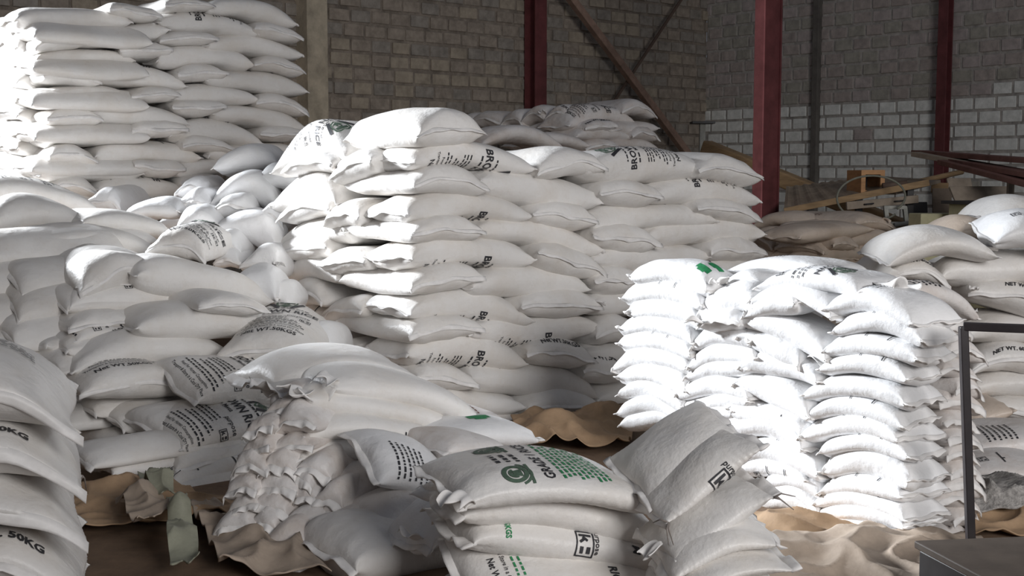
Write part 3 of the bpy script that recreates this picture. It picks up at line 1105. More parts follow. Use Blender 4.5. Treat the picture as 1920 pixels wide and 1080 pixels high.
# ---- heaps
def YP(x, y):
    return 6.25 + max(-.2, (930 - y)) * .0027
LEFT = dict(a=40, Yf=YP, W=.52, L=.85, group='sacks of the left mound', res=1, ps=1.0)
heap(LEFT, '''
R s 326 912 892 456 874 58 pr=S at=.14 | lowest sack on right face of the left mound, standing on the brown tarp
L h 246 896 898 332 926 46 | lowest end-on sack at the front corner of the left mound, with pink hem
R h 318 878 862 476 836 54 | sack with a bright seam below the big printed sack of the left mound
L s 186 826 834 334 876 54 pr=S at=.08 | sack sloping left below the big printed sack of the left mound
R s 318 826 796 518 780 58 pr=A at=.10 rl=8 | big sack printed all over, front corner of the left mound
L h 234 786 792 322 832 50 back=.02 | open end hem left of the big printed sack, left mound
L h 166 794 772 246 806 44 back=.1 | short sack left of the big printed sack, with dark end seam
L h 130 774 756 200 776 42 back=.1 | short sack above left of the one with dark end seam, left mound
L s 106 820 826 218 858 42 back=.1 | sack near the base of the left mound, left of the slanting marked one
L h 122 848 848 190 876 34 back=-.1 | lowest sack at far left base of the left mound, on the brown tarp
L h 186 880 872 238 888 32 back=-.05 | small sack with pink hem at the base of the left mound
L h 222 860 864 278 890 36 back=.05 | small sack wedged above the lowest end-on sack of the left mound
R h 140 738 712 368 732 62 pr=A at=-.05 back=-.05 tl=5 | printed sack lying end-on above the big printed one, left mound
R s 346 722 716 540 714 66 pr=A at=.06 rl=16 back=.0 | printed sack right of the end-on printed one, left mound
R s 134 700 652 440 678 64 W=.5 back=-.02 pr=S at=.02 | long sagging sack across the middle of the left mound
L h 40 684 668 126 700 48 | crumpled sack at left end of the long sagging sack
F h 404 664 650 607 682 62 pr=A at=-.02 tl=6 back=.3 | sack facing forward with clear black print, right side of the left mound
R s 330 690 684 500 690 34 back=.35 pr=S at=.05 | flat sack half buried between the two printed sacks, left mound
L h 78 652 644 146 660 44 | folded sack end below the marked sack on left mound, left part
R s 138 640 626 270 630 40 pr=A at=.05 | printed sack mostly hidden beneath a short pale one, left mound
R h 118 616 604 271 608 42 | end-on sack under the marked sack of the left mound
L s 32 628 606 128 614 52 | sunlit sack left of the end-on one under the marked sack
R s 262 618 606 522 614 64 | smooth grey sack below the thick long one, right side of left mound
R h 366 574 570 500 582 36 back=.05 | sack squeezed flat between the thick long sack and smooth grey one
R s 134 578 562 398 574 62 pr=A at=.03 ear=1,.0,.12 | marked sack with a long drooping mouth, upper left mound
L h 34 568 552 140 582 50 | sack with a wavy open hem left of the marked sack
R s 256 516 526 506 570 70 | thick long smooth sack on upper right of the left mound
R h 140 548 508 295 500 66 L=.8 | pillow shaped sack on the crest of the left mound
L s 46 528 498 148 540 58 | sunlit side sack left of the pillow shaped one on the mound crest
R s 40 474 454 312 482 54 back=.15 | long sack lying behind the pillow shaped one, left mound
L h -6 512 510 54 552 46 | sack at the left edge beside the mound crest
L h -10 560 556 58 600 60 | sack cut by the left edge, level with the marked sack
L h -14 618 620 42 654 56 | sack cut by the left edge, below the one level with the marked sack
L h 20 676 656 96 648 48 | small folded sack at left above the crumpled end
R s -20 432 404 178 434 64 back=.3 | broad slumped sack at the left edge behind the crest
L h -8 460 444 62 462 42 back=.1 | short sack at the left edge under the broad slumped one
R s -60 370 364 190 402 54 back=1.0 pr=A at=-.03 | printed sack at the left edge before the rear tower
R s 152 418 420 328 442 44 back=.45 | flat rumpled sack right of the broad slumped one
F h 274 468 458 392 490 52 pr=A at=-.02 tl=4 back=.35 | sack with clear black print tilted forward, behind the mound crest
L h -20 700 690 52 716 50 | low sack at the left edge behind the foreground stack
L h -70 470 456 -2 490 50 | sack reaching in at the left edge, a little under the broad slumped one
L h -80 530 512 -6 550 56 | sack reaching in at the left edge, just left of the mound crest
L h -80 590 574 -8 612 56 | sack reaching in at the left edge, two below the mound crest
L h -80 650 640 -10 670 56 | sack reaching in at the left edge, just above the foreground stack
L h 40 740 726 132 746 46 back=.1 | grey sack just right of the foreground stack, left mound
L h 60 790 782 130 806 44 back=.1 | sack peeping from behind the foreground stack, low in left mound
''')

def YM(x, y):
    return 8.15 + max(0, 560 - y) * .006
HILL = dict(a=38, Yf=YM, W=.5, L=.85, group='sunlit sacks of the sloping heap in the middle', res=1, m='bright')
heap(HILL, '''
F s 392 384 348 518 394 56 back=.1 | sunlit sack arching over a smaller one, upper left of the bright heap
F h 398 396 384 482 406 44 | small sunlit sack under the arching one, upper bright heap
F h 330 390 376 404 402 42 back=.1 | sunlit sack left of the small arched over one, bright heap
F s 226 412 392 338 396 36 | flat sunlit sack at far left of the bright heap
F h 156 380 374 236 404 46 back=.6 | rounded sunlit sack end at the foot of the rear tower
F s 328 444 412 408 424 54 | sunlit sack at left of the bright heap, arching over a small one
F h 346 454 438 396 468 42 | small sunlit sack tucked under the left arching one
F s 392 440 424 524 472 56 back=-.05 | large smooth sunlit sack at the centre of the bright heap
F h 384 474 456 458 482 42 back=-.1 | small sunlit sack under the large smooth one
F h 470 410 400 534 432 42 | sunlit sack between the bright heap and tower flank, upper
F h 450 500 490 536 518 54 back=-.1 ear=-1,.6,.08 | sunlit sack with rumpled mouth below the large smooth one
F h 402 496 484 456 494 34 back=-.1 | low sunlit sack beside the clear printed one, bright heap
F s 500 540 546 540 594 50 back=-.25 | slanting sunlit sack where the bright heap meets the left mound
F s 405 316 296 520 302 46 back=.1 ear=1,-.4,.07 | sunlit sack with tied mouth high on the heap, below the rear tower
F s 480 338 330 560 350 44 back=-.1 | sunlit sack below right of the tied mouth sack
F h 330 362 352 400 372 40 back=.4 | shaded sack end at the foot of the rear tower, behind the bright heap
F s 430 540 530 520 560 54 back=-.35 | sunlit sack half hidden behind the thick long sack of left mound
F s 440 470 480 520 520 60 back=.45 | sunlit sack deep in the bright heap behind the rumpled mouth
F s 300 420 412 400 412 46 back=.6 | sunlit sack deep in the bright heap behind the left arching one
F s 470 360 360 560 380 60 back=.5 | sunlit sack deep in the bright heap behind the tower flank
F s 540 650 640 640 690 60 Y=7.6 | sunlit sack at the foot of the tower flank, behind the printed forward one
F h 560 690 680 640 700 40 Y=7.4 | low sunlit sack at the foot of the tower flank
''')

def YS(x, y):
    return 5.2 + (1000 - y) * .0012
SMALL = dict(a=36, Yf=YS, W=.42, L=.62, group='sacks of the low front mound', res=1, nm='grain_sack', m='soiled', hem=.032, dr=.9, ps=.8, tk=1.2, n=2.1, ro=1.2)
heap(SMALL, '''
R s 524 728 690 784 710 52 back=.2 hem=.05 W=.5 m=white | arched sack at the very top of the low front mound
R s 596 726 716 764 722 32 back=.3 m=white | sack squeezed beneath the arched top one, low front mound
R s 620 728 738 900 790 60 back=.05 W=.5 hem=.06 ear=-1,.7,.12 m=white pr=S at=.42 | long sack with folded mouth below the arched top one
R s 574 752 768 858 806 54 hem=.06 W=.48 m=white pr=S at=.42 ear=-1,.6,.14 | long sack with wide torn mouth, third down in the front mound
R s 572 820 806 832 832 54 W=.46 m=white pr=S at=.3 | long pale sack with small side print, fourth down in front mound
R s 562 862 854 834 868 46 W=.46 m=white | long pale sack under the one with small side print
-20 h 514 748 736 590 738 32 back=.1 | uppermost sack end left of the torn mouth, front mound
-20 h 500 776 764 578 764 34 back=.05 | sack end second from top, left of the torn mouth
-20 h 466 814 796 524 798 38 | sack end at the left shoulder of the front mound
-20 h 520 812 784 606 800 54 | bulging sack end below the wide torn mouth, front mound
-20 h 454 856 838 520 834 40 | end of a sack with frayed hem on left slope, front mound
-20 h 510 844 834 594 836 36 ro=2 | crumpled flat sack right of the frayed one, front mound
-20 h 438 900 868 516 876 54 | large drooping sack end at the left edge of front mound
-20 h 496 880 868 566 888 46 | sack right of the large drooping end, front mound
-20 h 556 884 876 628 898 46 | sack below the long pale ones, front mound
-20 h 424 930 912 496 914 44 | soiled sack at left beneath the large drooping end
-20 h 484 924 908 566 924 48 | soiled sack second from left, middle of the front mound
-20 h 546 900 894 598 914 34 | narrow sack wedged in the middle of the front mound
-20 h 552 940 926 608 940 42 | sack left of the big pillow like one, front mound
-20 h 588 936 930 660 972 60 | left end of the big pillow like sack in the front mound
R s 650 956 920 762 940 62 | big pillow like sack in the centre of the front mound
-20 h 432 966 946 496 946 38 | soiled sack with torn edge, lower left of the front mound
-20 h 478 940 946 550 968 46 | soiled sack fourth row, lower left of the front mound
-20 h 408 1000 982 500 994 60 | big soiled sack at far lower left, on the crumpled tarp
-20 h 466 984 974 536 1002 50 | soiled sack right of the one on the crumpled tarp
-20 h 518 990 978 622 1022 62 | broad soiled sack, lower middle of the front mound
-20 h 582 970 962 684 998 50 | sack with ribbon like hem under the big pillow one
R s 676 1000 980 770 974 46 | ribbed side of a sack right of the ribbon like hem
-20 h 580 998 996 704 1038 60 back=-.05 | wide sack with a straight seam, lower front mound
-20 h 478 1034 1012 594 1066 64 back=-.05 | soiled sack with sharp corners near the bottom edge
-20 h 580 1046 1032 682 1072 58 back=-.1 | sack cut near the bottom edge, below the wide straight seamed one
-20 h 492 1064 1054 580 1090 54 back=-.1 | lowest soiled sack at the bottom edge of the picture
R s 664 1064 1050 940 1050 104 back=-.35 W=.5 m=white | large smooth sack at the bottom edge, left of the fan
R s 712 1006 966 862 948 62 back=-.16 W=.36 ear=-1,.3,.12 m=soiled | sack with a twisted loose mouth before the fan
R s 704 862 876 850 908 62 back=-.15 W=.44 pr=T at=.12 rl=18 m=bright | printed sack leaning behind the twisted mouth
R s 806 1036 990 900 1030 64 back=-.4 W=.3 ear=-1,.3,.10 m=bright | pointed white sack corner tucked left of the fan
R s 826 842 824 1008 828 56 Y=5.7 W=.44 ro=2.6 pr=P at=.03 m=bright ear=-1,.4,.12 | crumpled white sack with green print behind the fan
R s 846 806 796 962 808 44 Y=6.1 W=.44 pr=U at=.10 | sack with brown printed lines behind the green printed one
R s 836 850 846 960 862 50 Y=5.45 W=.4 | sack in shadow beneath the green printed one
''')

FAN = dict(a=20, Yf=lambda x, y: 4.25, W=.42, L=.6, group='sacks of the fan shaped front pile', res=2, rb=.012, nm='grain_sack', ps=.95, hem=.03, tk=1.0)
heap(FAN, '''
R s 846 926 900 1212 940 72 W=.46 rl=5 pr=Q fl=1 at=.03 ear=-1,.8,.12 ps=1.05 rb=.02 | sack printed GRADE 1 RICE with green lines, topping the front fan
R s 862 966 972 1240 1010 92 W=.44 rb=.014 hem=.045 back=.0 | plain ribbed sack under the GRADE 1 RICE one
R s 880 1020 1024 1260 1072 84 W=.44 pr=N at=.13 rb=.02 hem=.04 ps=.9 | sack with green lettering on its end and boxed mark, third down
R s 880 1098 1082 1262 1110 84 W=.44 pr=O at=.12 rb=.02 rl=18 | printed sack cut by the bottom edge under the boxed mark
R s 900 1160 1150 1262 1160 84 W=.44 | sack beneath the printed one at the bottom edge
12 s 1200 916 850 1370 798 62 rl=18 W=.36 Y=4.35 rb=.006 pe=2.2 n=1.9 | plump beige sack leaning at the top of the right hand fan
12 s 1222 962 896 1392 824 66 W=.34 rl=10 Y=4.24 pe=2.2 n=1.9 rb=.018 pr=N at=.14 sh=.0 tie=-1 | leaning ribbed sack with a boxed mark below the plump beige one
12 s 1242 1036 978 1422 916 62 W=.32 Y=4.17 rl=5 pe=2.2 n=1.9 rb=.016 tie=1 ear=-1,.2,.07 | leaning ribbed sack third down in the right hand fan
12 s 1254 1066 1016 1448 1002 60 W=.32 Y=4.11 rl=3 pe=2.2 n=1.9 rb=.018 | leaning ribbed sack fourth down in the right hand fan
12 s 1272 1098 1060 1466 1052 52 W=.34 rl=2 pe=2.6 n=1.9 Y=4.06 rb=.016 | lowest leaning sack of the right hand fan, at the bottom edge
12 s 1290 1140 1112 1470 1104 64 W=.42 Y=4.0 | sack beneath the right hand fan, just out at the bottom edge
''')

NEAR = dict(a=0, px=100, n=1.45, Y=3.6, W=.55, L=.85, group='large sacks of the foreground stack at the left edge', res=2, rb=.011, tk=1.05, hem=.03, pe=2.6)
heap(NEAR, '''
20 h -270 806 738 160 814 134 pr=T at=.0 sh=.1 | topmost sack of the foreground stack at the left edge, dark print along its crest
20 h -260 912 846 166 920 128 pr=G at=-.02 sh=-.10 ps=.70 | sack lettered 50KG, second from top in the foreground stack
20 h -270 1004 948 168 1010 128 tie=1 | plain sack with a tied corner, third in the foreground stack
20 h -250 1112 1056 178 1118 128 pr=G at=.0 sh=-.10 ps=.70 | sack lettered 50KG at the bottom left corner of the picture
20 h -260 1200 1170 185 1206 112 | sack beneath the lower lettered one, cut by the bottom edge
''')

# ---------------------------------------------------------------- the hall
BA = math.radians(40.8)
UW = np.array([math.cos(BA), math.sin(BA), 0])      # along the back wall, away to the right
VW = np.array([math.sin(BA), -math.cos(BA), 0])     # along the right wall, towards the viewer
CORNER = np.array([2.91, 19.0, 0])
TOP = 5.6

fl = MB()
fl.box((1, 8, -.05), (12, 0, 0), (0, 14, 0), (0, 0, .05))
floor = fl.build('floor', M['earth'])
floor['kind'] = 'structure'


def masonry(name, d, inward, length, course, blen, painter, mats, seed, proud=.012, rough=.004):
    """blocks laid in mortar; d runs along the wall from the room corner, inward points into the room"""
    r = random.Random(seed)
    mb = MB()
    mb.box(CORNER + d * length / 2 + np.array([0, 0, TOP / 2]) - inward * .12, d * length / 2, inward * .12, (0, 0, TOP / 2), 0)
    nrow = int(TOP / course)
    for i in range(nrow):
        x = -r.uniform(0, blen)
        z0 = i * course
        while x < length:
            w = blen * r.uniform(.92, 1.06)
            a, b = max(0, x + .016), min(length, x + w - .016)
            if b - a > .04:
                z1 = z0 + course - .026 + r.uniform(-.004, .004)
                p = proud + r.uniform(-rough, rough)
                c = CORNER + d * (a + b) / 2 + np.array([0, 0, (z0 + .01 + z1) / 2 + r.uniform(-.004, .004)]) + inward * (p / 2)
                t = r.uniform(-.012, .012)
                ax = d * (b - a) / 2 + np.array([0, 0, t * (b - a) / 2])
                mb.box(c, ax, inward * (p / 2 + .002), (0, 0, (z1 - z0 - .01) / 2), painter((a + b) / 2, z0, r))
            x += w
    o = mb.build(name, None, mats=mats)
    md = o.modifiers.new('bevel', 'BEVEL')
    md.width = .007
    md.segments = 1
    o['kind'] = 'structure'
    return o


def paint_right(x, z, r):
    lim = 2.50 + (.17 if x > 4.6 else 0)
    if x < 1.0:
        lim -= .04
    if z < lim and r.random() < .95 or (4.9 < x < 5.15 and abs(z - 2.95) < .09):
        return 4
    return r.choice([1, 1, 2, 3])


def paint_back(x, z, r):
    q = r.random()
    if 2.55 < z < 2.95 and 4 < x < 8.2:
        return 3 if q < .6 else 1
    return 1 if q < .5 else (2 if q < .85 else 3)


masonry('wall_right', VW, -UW, 16.0, .172, .286, paint_right, [M['mortar_grey'], M['block_a'], M['block_b'], M['block_c'], M['block_white']], 5)
masonry('wall_back', -UW, VW, 11.6, .169, .295, paint_back, [M['mortar_brown'], M['brick_a'], M['brick_b'], M['brick_c']], 8, .016, .010)


blocker = MB().box((-5.1, 2.05, 2.8), (.1, 0, 0), (0, 6.65, 0), (0, 0, 2.8)).build('side_light_blocker', M['mortar_brown'])  # unseen panel added to keep the side light off the front heaps
blocker['kind'] = 'structure'


def back_at(px, py, off=0.0):
    return on_plane(px, py, CORNER + VW * off, VW)


def right_at(px, py, off=0.0):
    return on_plane(px, py, CORNER - UW * off, UW)


def pillar(name, foot, d, inw, w, dep, mat, top=TOP, kind='structure', bev=.01):
    mb = MB()
    f = np.array([foot[0], foot[1], 0.])
    mb.box(f + np.array([0, 0, top / 2]), d * w / 2, inw * dep / 2, (0, 0, top / 2))
    o = mb.build(name, mat, bevel=bev)
    o['kind'] = kind
    return o


pillar('concrete_pillar', back_at(586, 200, .12), UW, VW, .27, .26, M['concrete'])
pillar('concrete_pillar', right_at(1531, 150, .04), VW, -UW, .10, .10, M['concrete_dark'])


def h_column(name, foot, d, e, w, dep, label, mats, top=TOP):
    """steel section: two flanges and a web"""
    f = np.array([foot[0], foot[1], 0.])
    root = empty(name, f, label, 'column')
    root['kind'] = 'structure'
    z = np.array([0, 0, top / 2.])
    for s in (-1, 1):
        MB().box(f + z + e * s * dep / 2, d * w / 2, e * .009, (0, 0, top / 2)).build('flange', mats[0], root, bevel=.002)
    MB().box(f + z, d * .007, e * dep / 2, (0, 0, top / 2)).build('web', mats[1], root)
    return root


h_column('steel_column', back_at(1004, 200, .14), UW, VW, .20, .20, 'red steel column set in the brown back wall', (M['red_paint'], M['red_paint']))
h_column('steel_column', right_at(1770, 150, .11), VW, -UW, .13, .12, 'slim red steel column against the whitewashed right wall', (M['red_paint'], M['red_paint']))
# free standing box column behind the middle tower: its left face coloured paler as if side-lit
f = at(1436, 340, 12.6)
cd, ce = UW, -VW
f[2] = 0
rc = empty('steel_column', f, 'thick free standing red steel column behind the middle sack tower', 'column')
rc['kind'] = 'structure'
z = np.array([0, 0, TOP / 2])
MB().box(f + z, cd * .125, ce * .045, (0, 0, TOP / 2)).build('box_section', M['red_paint'], rc, bevel=.004)
MB().box(f + z - cd * .135, cd * .010, ce * .058, (0, 0, TOP / 2)).build('flange', M['red_lit'], rc, bevel=.003)
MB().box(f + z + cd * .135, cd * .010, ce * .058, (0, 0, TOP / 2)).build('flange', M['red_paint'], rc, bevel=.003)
MB().box(f + np.array([0, 0, .012]), cd * .2, ce * .2, (0, 0, .012)).build('base_plate', M['rust_dark'], rc)

A, B = back_at(1056, -22, .34), back_at(1305, 310, .34)
d = unit(B - A)
A2, B2 = A - d * 1.2, B + d * (1.35)
br = MB().bar(A2, B2, .10, .10, VW).build('diagonal_brace', M['rust'], bevel=.008)
tag(br, 'thick rusty diagonal brace crossing the dark back wall', 'brace', kind='structure')
A, B = back_at(1290, -20, .25), back_at(1146, 198, .25)
d = unit(B - A)
br = MB().bar(A - d * .9, B + d * 2.0, .035, .035, VW).build('diagonal_brace', M['rust_dark'], bevel=.004)
tag(br, 'thin dark brace rising to the right behind the thick one', 'brace', kind='structure')


# ---------------------------------------------------------------- things by the right wall
def placed(o_or_root):
    return o_or_root


# short pale post with a flat cap
p0 = at(1317, 232, 15.5)
pf = np.array([p0[0], p0[1], 0])
root = empty('short_post', pf, 'short pale post with a flat dark cap beside the wall corner', 'post')
MB().box(pf + np.array([0, 0, p0[2] / 2]), (.035, 0, 0), (0, .035, 0), (0, 0, p0[2] / 2)).build('shaft', M['pale_paint'], root, bevel=.004)
MB().box(pf + np.array([0, 0, p0[2] + .012]), (.14, 0, 0), (0, .12, 0), (0, 0, .014)).build('cap_plate', M['dark'], root, bevel=.003)

# heavy timber leaning behind the red column
A, B = at(1322, 276, 14.6), at(1556, 372, 13.6)
d = unit(B - A)
tb = MB().bar(A, B + d * 2.2, .19, .17).build('timber_beam', M['wood'], bevel=.02)
tag(tb, 'heavy yellowish timber beam sloping down behind the red column', 'beam', kind='thing')

# ribbed board
q = [at(1470, 392, 12.1), at(1742, 338, 11.7), at(1640, 330, 13.3), at(1474, 350, 13.3)]
mb = MB()
n = 40
for i in range(n + 1):
    t = i / n
    for s in range(2):
        P = (q[0] * (1 - t) + q[1] * t) if s == 0 else (q[3] * (1 - t) + q[2] * t)
        zz = .005 * (1 if (i % 4) < 2 else -1)
        for lv in (0, -.03):
            mb.v.append(P + np.array([0, 0, zz + lv]))
for i in range(n):
    a, b = i * 4, (i + 1) * 4
    mb.f += [[a, b, b + 2, a + 2], [a + 1, a + 3, b + 3, b + 1], [a, a + 1, b + 1, b], [a + 2, b + 2, b + 3, a + 3]]
mb.f += [[0, 2, 3, 1], [n * 4, n * 4 + 1, n * 4 + 3, n * 4 + 2]]
loc = q[0].copy()
bd = empty('ribbed_board', loc, 'dusty ribbed board resting on the junk, under the orange box', 'board')
mb.build('panel', M['board'], bd)
MB().bar(q[0] + np.array([0, -.01, -.02]), q[1] + np.array([0, -.01, -.02]), .03, .06).build('front_edge', M['wood'], bd, bevel=.004)
for t in (.12, .55, .9):
    P = q[0] * (1 - t) + q[1] * t + np.array([0, .12, -.05])
    MB().box((P[0], P[1], P[2] / 2), (.03, 0, 0), (0, .03, 0), (0, 0, P[2] / 2)).build('trestle_leg', M['dark'], bd)

# orange plywood box, open to the front
P = at(1636, 342, 12.0)
r1, n1 = face_dirs(8)
S2 = .105
bx = empty('plywood_box', P - np.array([0, 0, S2]), 'small orange plywood box, open at the front, on the ribbed board', 'box')
dep = n1 * .17
zz = np.array([0, 0, 1.])
c0 = P + dep
MB().box(c0 + zz * S2, r1 * S2 * 1.1, dep, zz * .012).build('side_panel', M['wood_orange'], bx, bevel=.002)
MB().box(c0 - zz * S2, r1 * S2 * 1.1, dep, zz * .012).build('side_panel', M['wood_orange'], bx, bevel=.002)
for s in (-1, 1):
    MB().box(c0 + r1 * s * S2 * .98, r1 * .012, dep, zz * S2).build('side_panel', M['wood_orange'], bx, bevel=.002)
MB().box(P + dep * 1.95, r1 * S2, n1 * .006, zz * S2).build('back_panel', M['dark'], bx)
fm = MB()
for s in (-1, 1):
    fm.box(P + r1 * s * S2 * .92, r1 * .022, n1 * .012, zz * (S2 + .012))
    fm.box(P + zz * s * S2 * .92, r1 * S2, n1 * .0125, zz * .022)
fm.build('front_frame', M['wood_orange'], bx, bevel=.002)

# drawer front with two handles
A, B = at(1587, 386, 11.6), at(1721, 373, 11.75)
A[2] -= 0; d = unit(B - A)
df = empty('drawer_front', (A + B) / 2, 'grey drawer front with two dark handles lying in the junk heap', 'plank')
MB().bar(A, B, .03, .072).build('board', M['wood_grey'], df, bevel=.004)
for t in (.3, .72):
    Q = A * (1 - t) + B * t + np.array([0, -.03, 0])
    MB().tube([Q - d * .045, Q - d * .04 + np.array([0, -.018, 0]), Q + d * .04 + np.array([0, -.018, 0]), Q + d * .045], .007, 8).build('handle', M['dark'], df, smooth=True)

# pale square frame and rail under it
P = at(1680, 404, 11.55)
r1, n1 = face_dirs(-10)
sf = empty('square_frame', P - np.array([0, 0, .08]), 'small pale square frame standing below the drawer front', 'frame')
up = unit(np.array([-.12, .1, 1]))
for s in (-1, 1):
    MB().box(P + r1 * s * .085, r1 * .018, n1 * .05, up * .085).build('frame_side', M['pale_paint'], sf, bevel=.003)
    MB().box(P + up * s * .075, r1 * .10, n1 * .052, up * .016).build('frame_side', M['pale_paint'], sf, bevel=.003)
A, B = at(1676, 422, 11.4), at(1741, 412, 11.4)
rl = MB().bar(A, B, .05, .035).bar(A + [0, 0, -.04], B + [0, 0, -.04], .045, .02)
tag(rl.build('metal_rail', M['steel'], bevel=.004), 'short grey metal rail below the small square frame', 'rail')

# loop of cable
pts = []
for k in range(41):
    a = math.radians(-40 + k * 9.0)
    pts.append(at(1632 + 66 * math.cos(a) * (1 - .002 * k), 366 - 40 * math.sin(a) + .25 * k, 11.45 + .1 * math.sin(a)))
tag(MB().tube(pts, .010, 8).build('cable_loop', M['cable'], smooth=True), 'slack loop of grey cable hanging around the orange box', 'cable')
pts = [at(1577 + 4 * math.sin(k), 362 - k * 6, 11.9) + np.array([.03 * k, 0, 0]) for k in range(7)]

# pole, slats and dark plank to the right of the box
A, B = at(1664, 354, 12.3), at(1804, 322, 12.9)
tag(MB().tube([A, (A + B) / 2, B], .028, 10).build('wooden_pole', M['wood'], smooth=True), 'yellowish wooden pole lying over the junk right of the orange box', 'pole')
A, B = at(1668, 362, 12.1), at(1752, 340, 12.4)
tag(MB().bar(A, B, .16, .03).build('dark_plank', M['wood_grey'], bevel=.003), 'short grey plank just under the yellowish pole', 'plank')
A, B = at(1655, 349, 11.9), at(1700, 344, 11.9)
tag(MB().tube([A, B], .03, 12).build('steel_pipe', M['rust_dark'], smooth=True), 'stub of dark pipe poking out beside the orange box', 'pipe')

# yellow cabinet with a dark lid
A, B = at(1778, 404, 10.6), at(1890, 412, 9.9)
d = unit((B - A) * np.array([1, 1, 0]))
bk = np.array([-d[1], d[0], 0])
zt = A[2] + .10
root = empty('metal_cabinet', np.array([A[0], A[1], 0]), 'pale yellow metal cabinet with a dark flat lid, scratched, behind the sacks', 'cabinet')
cl = A + d * .42 + bk * .35
MB().box((cl[0], cl[1], zt / 2), d * .42, bk * .35, (0, 0, zt / 2)).build('body', M['cabinet'], root, bevel=.01)
MB().box((cl[0], cl[1], zt + .012), d * .46, bk * .40, (0, 0, .014)).build('lid', M['dark'], root, bevel=.004)
s_ = MB()
for k in range(5):
    Q = np.array([A[0], A[1], zt - .08]) + d * (.20 + .05 * k) - bk * .003
    s_.tube([Q + d * .02 * math.cos(a * .9 + k) + np.array([0, 0, .022 * math.sin(a * .9 + k)]) for a in range(5)], .003, 5)
s_.build('scratch', M['dark'], root)
A, B = at(1742, 420, 10.9), at(1780, 424, 10.6)
P = (A + B) / 2
dB = unit((B - A) * np.array([1, 1, 0])); bB = np.array([-dB[1], dB[0], 0])
zt = at(1760, 400, 10.8)[2]
tag(MB().box((P[0], P[1] + .1, zt / 2), dB * .10, bB * .2, (0, 0, zt / 2)).build('metal_cabinet', M['cabinet'], bevel=.008), 'narrow pale yellow cabinet left of the lidded one', 'cabinet')
# sheets and cartons
for px, py, Y, w, h, a, lean, m, nm, lab, cat in (
        (1766, 378, 12.2, .18, .26, -8, .25, 'cardboard', 'cardboard_sheet', 'brown sheet of cardboard leaning above the narrow cabinet', 'sheet'),
        (1800, 352, 12.6, .26, .2, 10, .4, 'wood_grey', 'grey_panel', 'grey panel leaning behind the lidded cabinet', 'panel'),
        (1762, 352, 12.4, .16, .1, -25, .5, 'wood', 'broken_board', 'small broken brown board above the cardboard sheet', 'board'),
        (1842, 366, 11.0, .55, .20, 6, 1.0, 'wood_grey', 'grey_panel', 'wide dusty panel lying on top of the lidded cabinet', 'panel'),
        (1724, 402, 12.1, .16, .24, 5, .2, 'dark', 'machine_part', 'dark machine part in the shadow right of the drawer front', 'machine')):
    P = at(px, py, Y)
    r1, n1 = face_dirs(a)
    up = unit(np.array([0, 0, 1.]) + n1 * lean)
    nn = np.cross(r1, up)
    tag(MB().box(P, r1 * w / 2, nn * .012, up * h / 2).build(nm, M[m], bevel=.004), lab, cat)
# dark junk underneath
r = random.Random(31)
jn = [('broken_crate', 1540, 412, 12.0, 'dark broken crate under the ribbed board, left of the cable', 'crate', .30),
      ('metal_drum', 1500, 418, 11.9, 'dark metal drum under the ribbed board, beside the crate', 'drum', .22),
      ('broken_crate', 1610, 420, 12.1, 'dark broken crate under the drawer front', 'crate', .28)]
for nm, px, py, Y, lab, cat, s in jn:
    P = at(px, py, Y)
    if nm == 'metal_drum':
        root = empty(nm, (P[0], P[1], 0), lab, cat)
        MB().tube([(P[0], P[1], 0), (P[0], P[1], P[2])], s, 20).build('drum_body', M['dark'], root, smooth=False)
        MB().tube([(P[0], P[1], P[2] - .01), (P[0], P[1], P[2] + .012)], s * 1.03, 20).build('rim', M['rust_dark'], root)
    else:
        root = empty(nm, (P[0], P[1], 0), lab, cat)
        zt = P[2]
        for k in range(6):
            z0 = zt * (k + .5) / 6
            for sx in (-1, 1):
                MB().box((P[0] + sx * s, P[1], z0), (.012, 0, 0), (0, s, 0), (0, 0, zt / 15)).build('slat', M['wood_grey'], root)
                MB().box((P[0], P[1] + sx * s, z0), (s, 0, 0), (0, .012, 0), (0, 0, zt / 15)).build('slat', M['wood_grey'], root)
# red-brown planks, fanned out from their left end
pl = [((1722, 286), (1945, 302), 12.2, 10.4, 'wood_red', 'uppermost long red-brown plank at the right edge', .16),
      ((1718, 289), (1870, 316), 12.0, 10.9, 'wood_grey', 'tan plank lying just below the uppermost red-brown one', .12),
      ((1780, 300), (1950, 330), 11.6, 10.2, 'wood_red', 'second long red-brown plank, below the tan one', .18),
      ((1772, 304), (1960, 352), 11.5, 10.0, 'wood_red', 'lowest red-brown plank of the fanned bundle', .16),
      ((1818, 318), (1858, 326), 11.3, 11.0, 'pale_paint', 'short splintered pale board caught among the red-brown planks', .10)]
for (a, b, ya, yb, m, lab, w) in pl:
    A, B = at(*a, ya), at(*b, yb)
    tag(MB().bar(A, B, w, .045).build('long_plank', M[m], bevel=.004), lab, 'plank')
A = at(1895, 342, 10.6)
tag(MB().bar((A[0], A[1], 0), A, .05, .05, (0, 1, 0)).build('prop_post', M['wood_grey'], bevel=.004), 'thin grey post propping the red-brown planks', 'post')

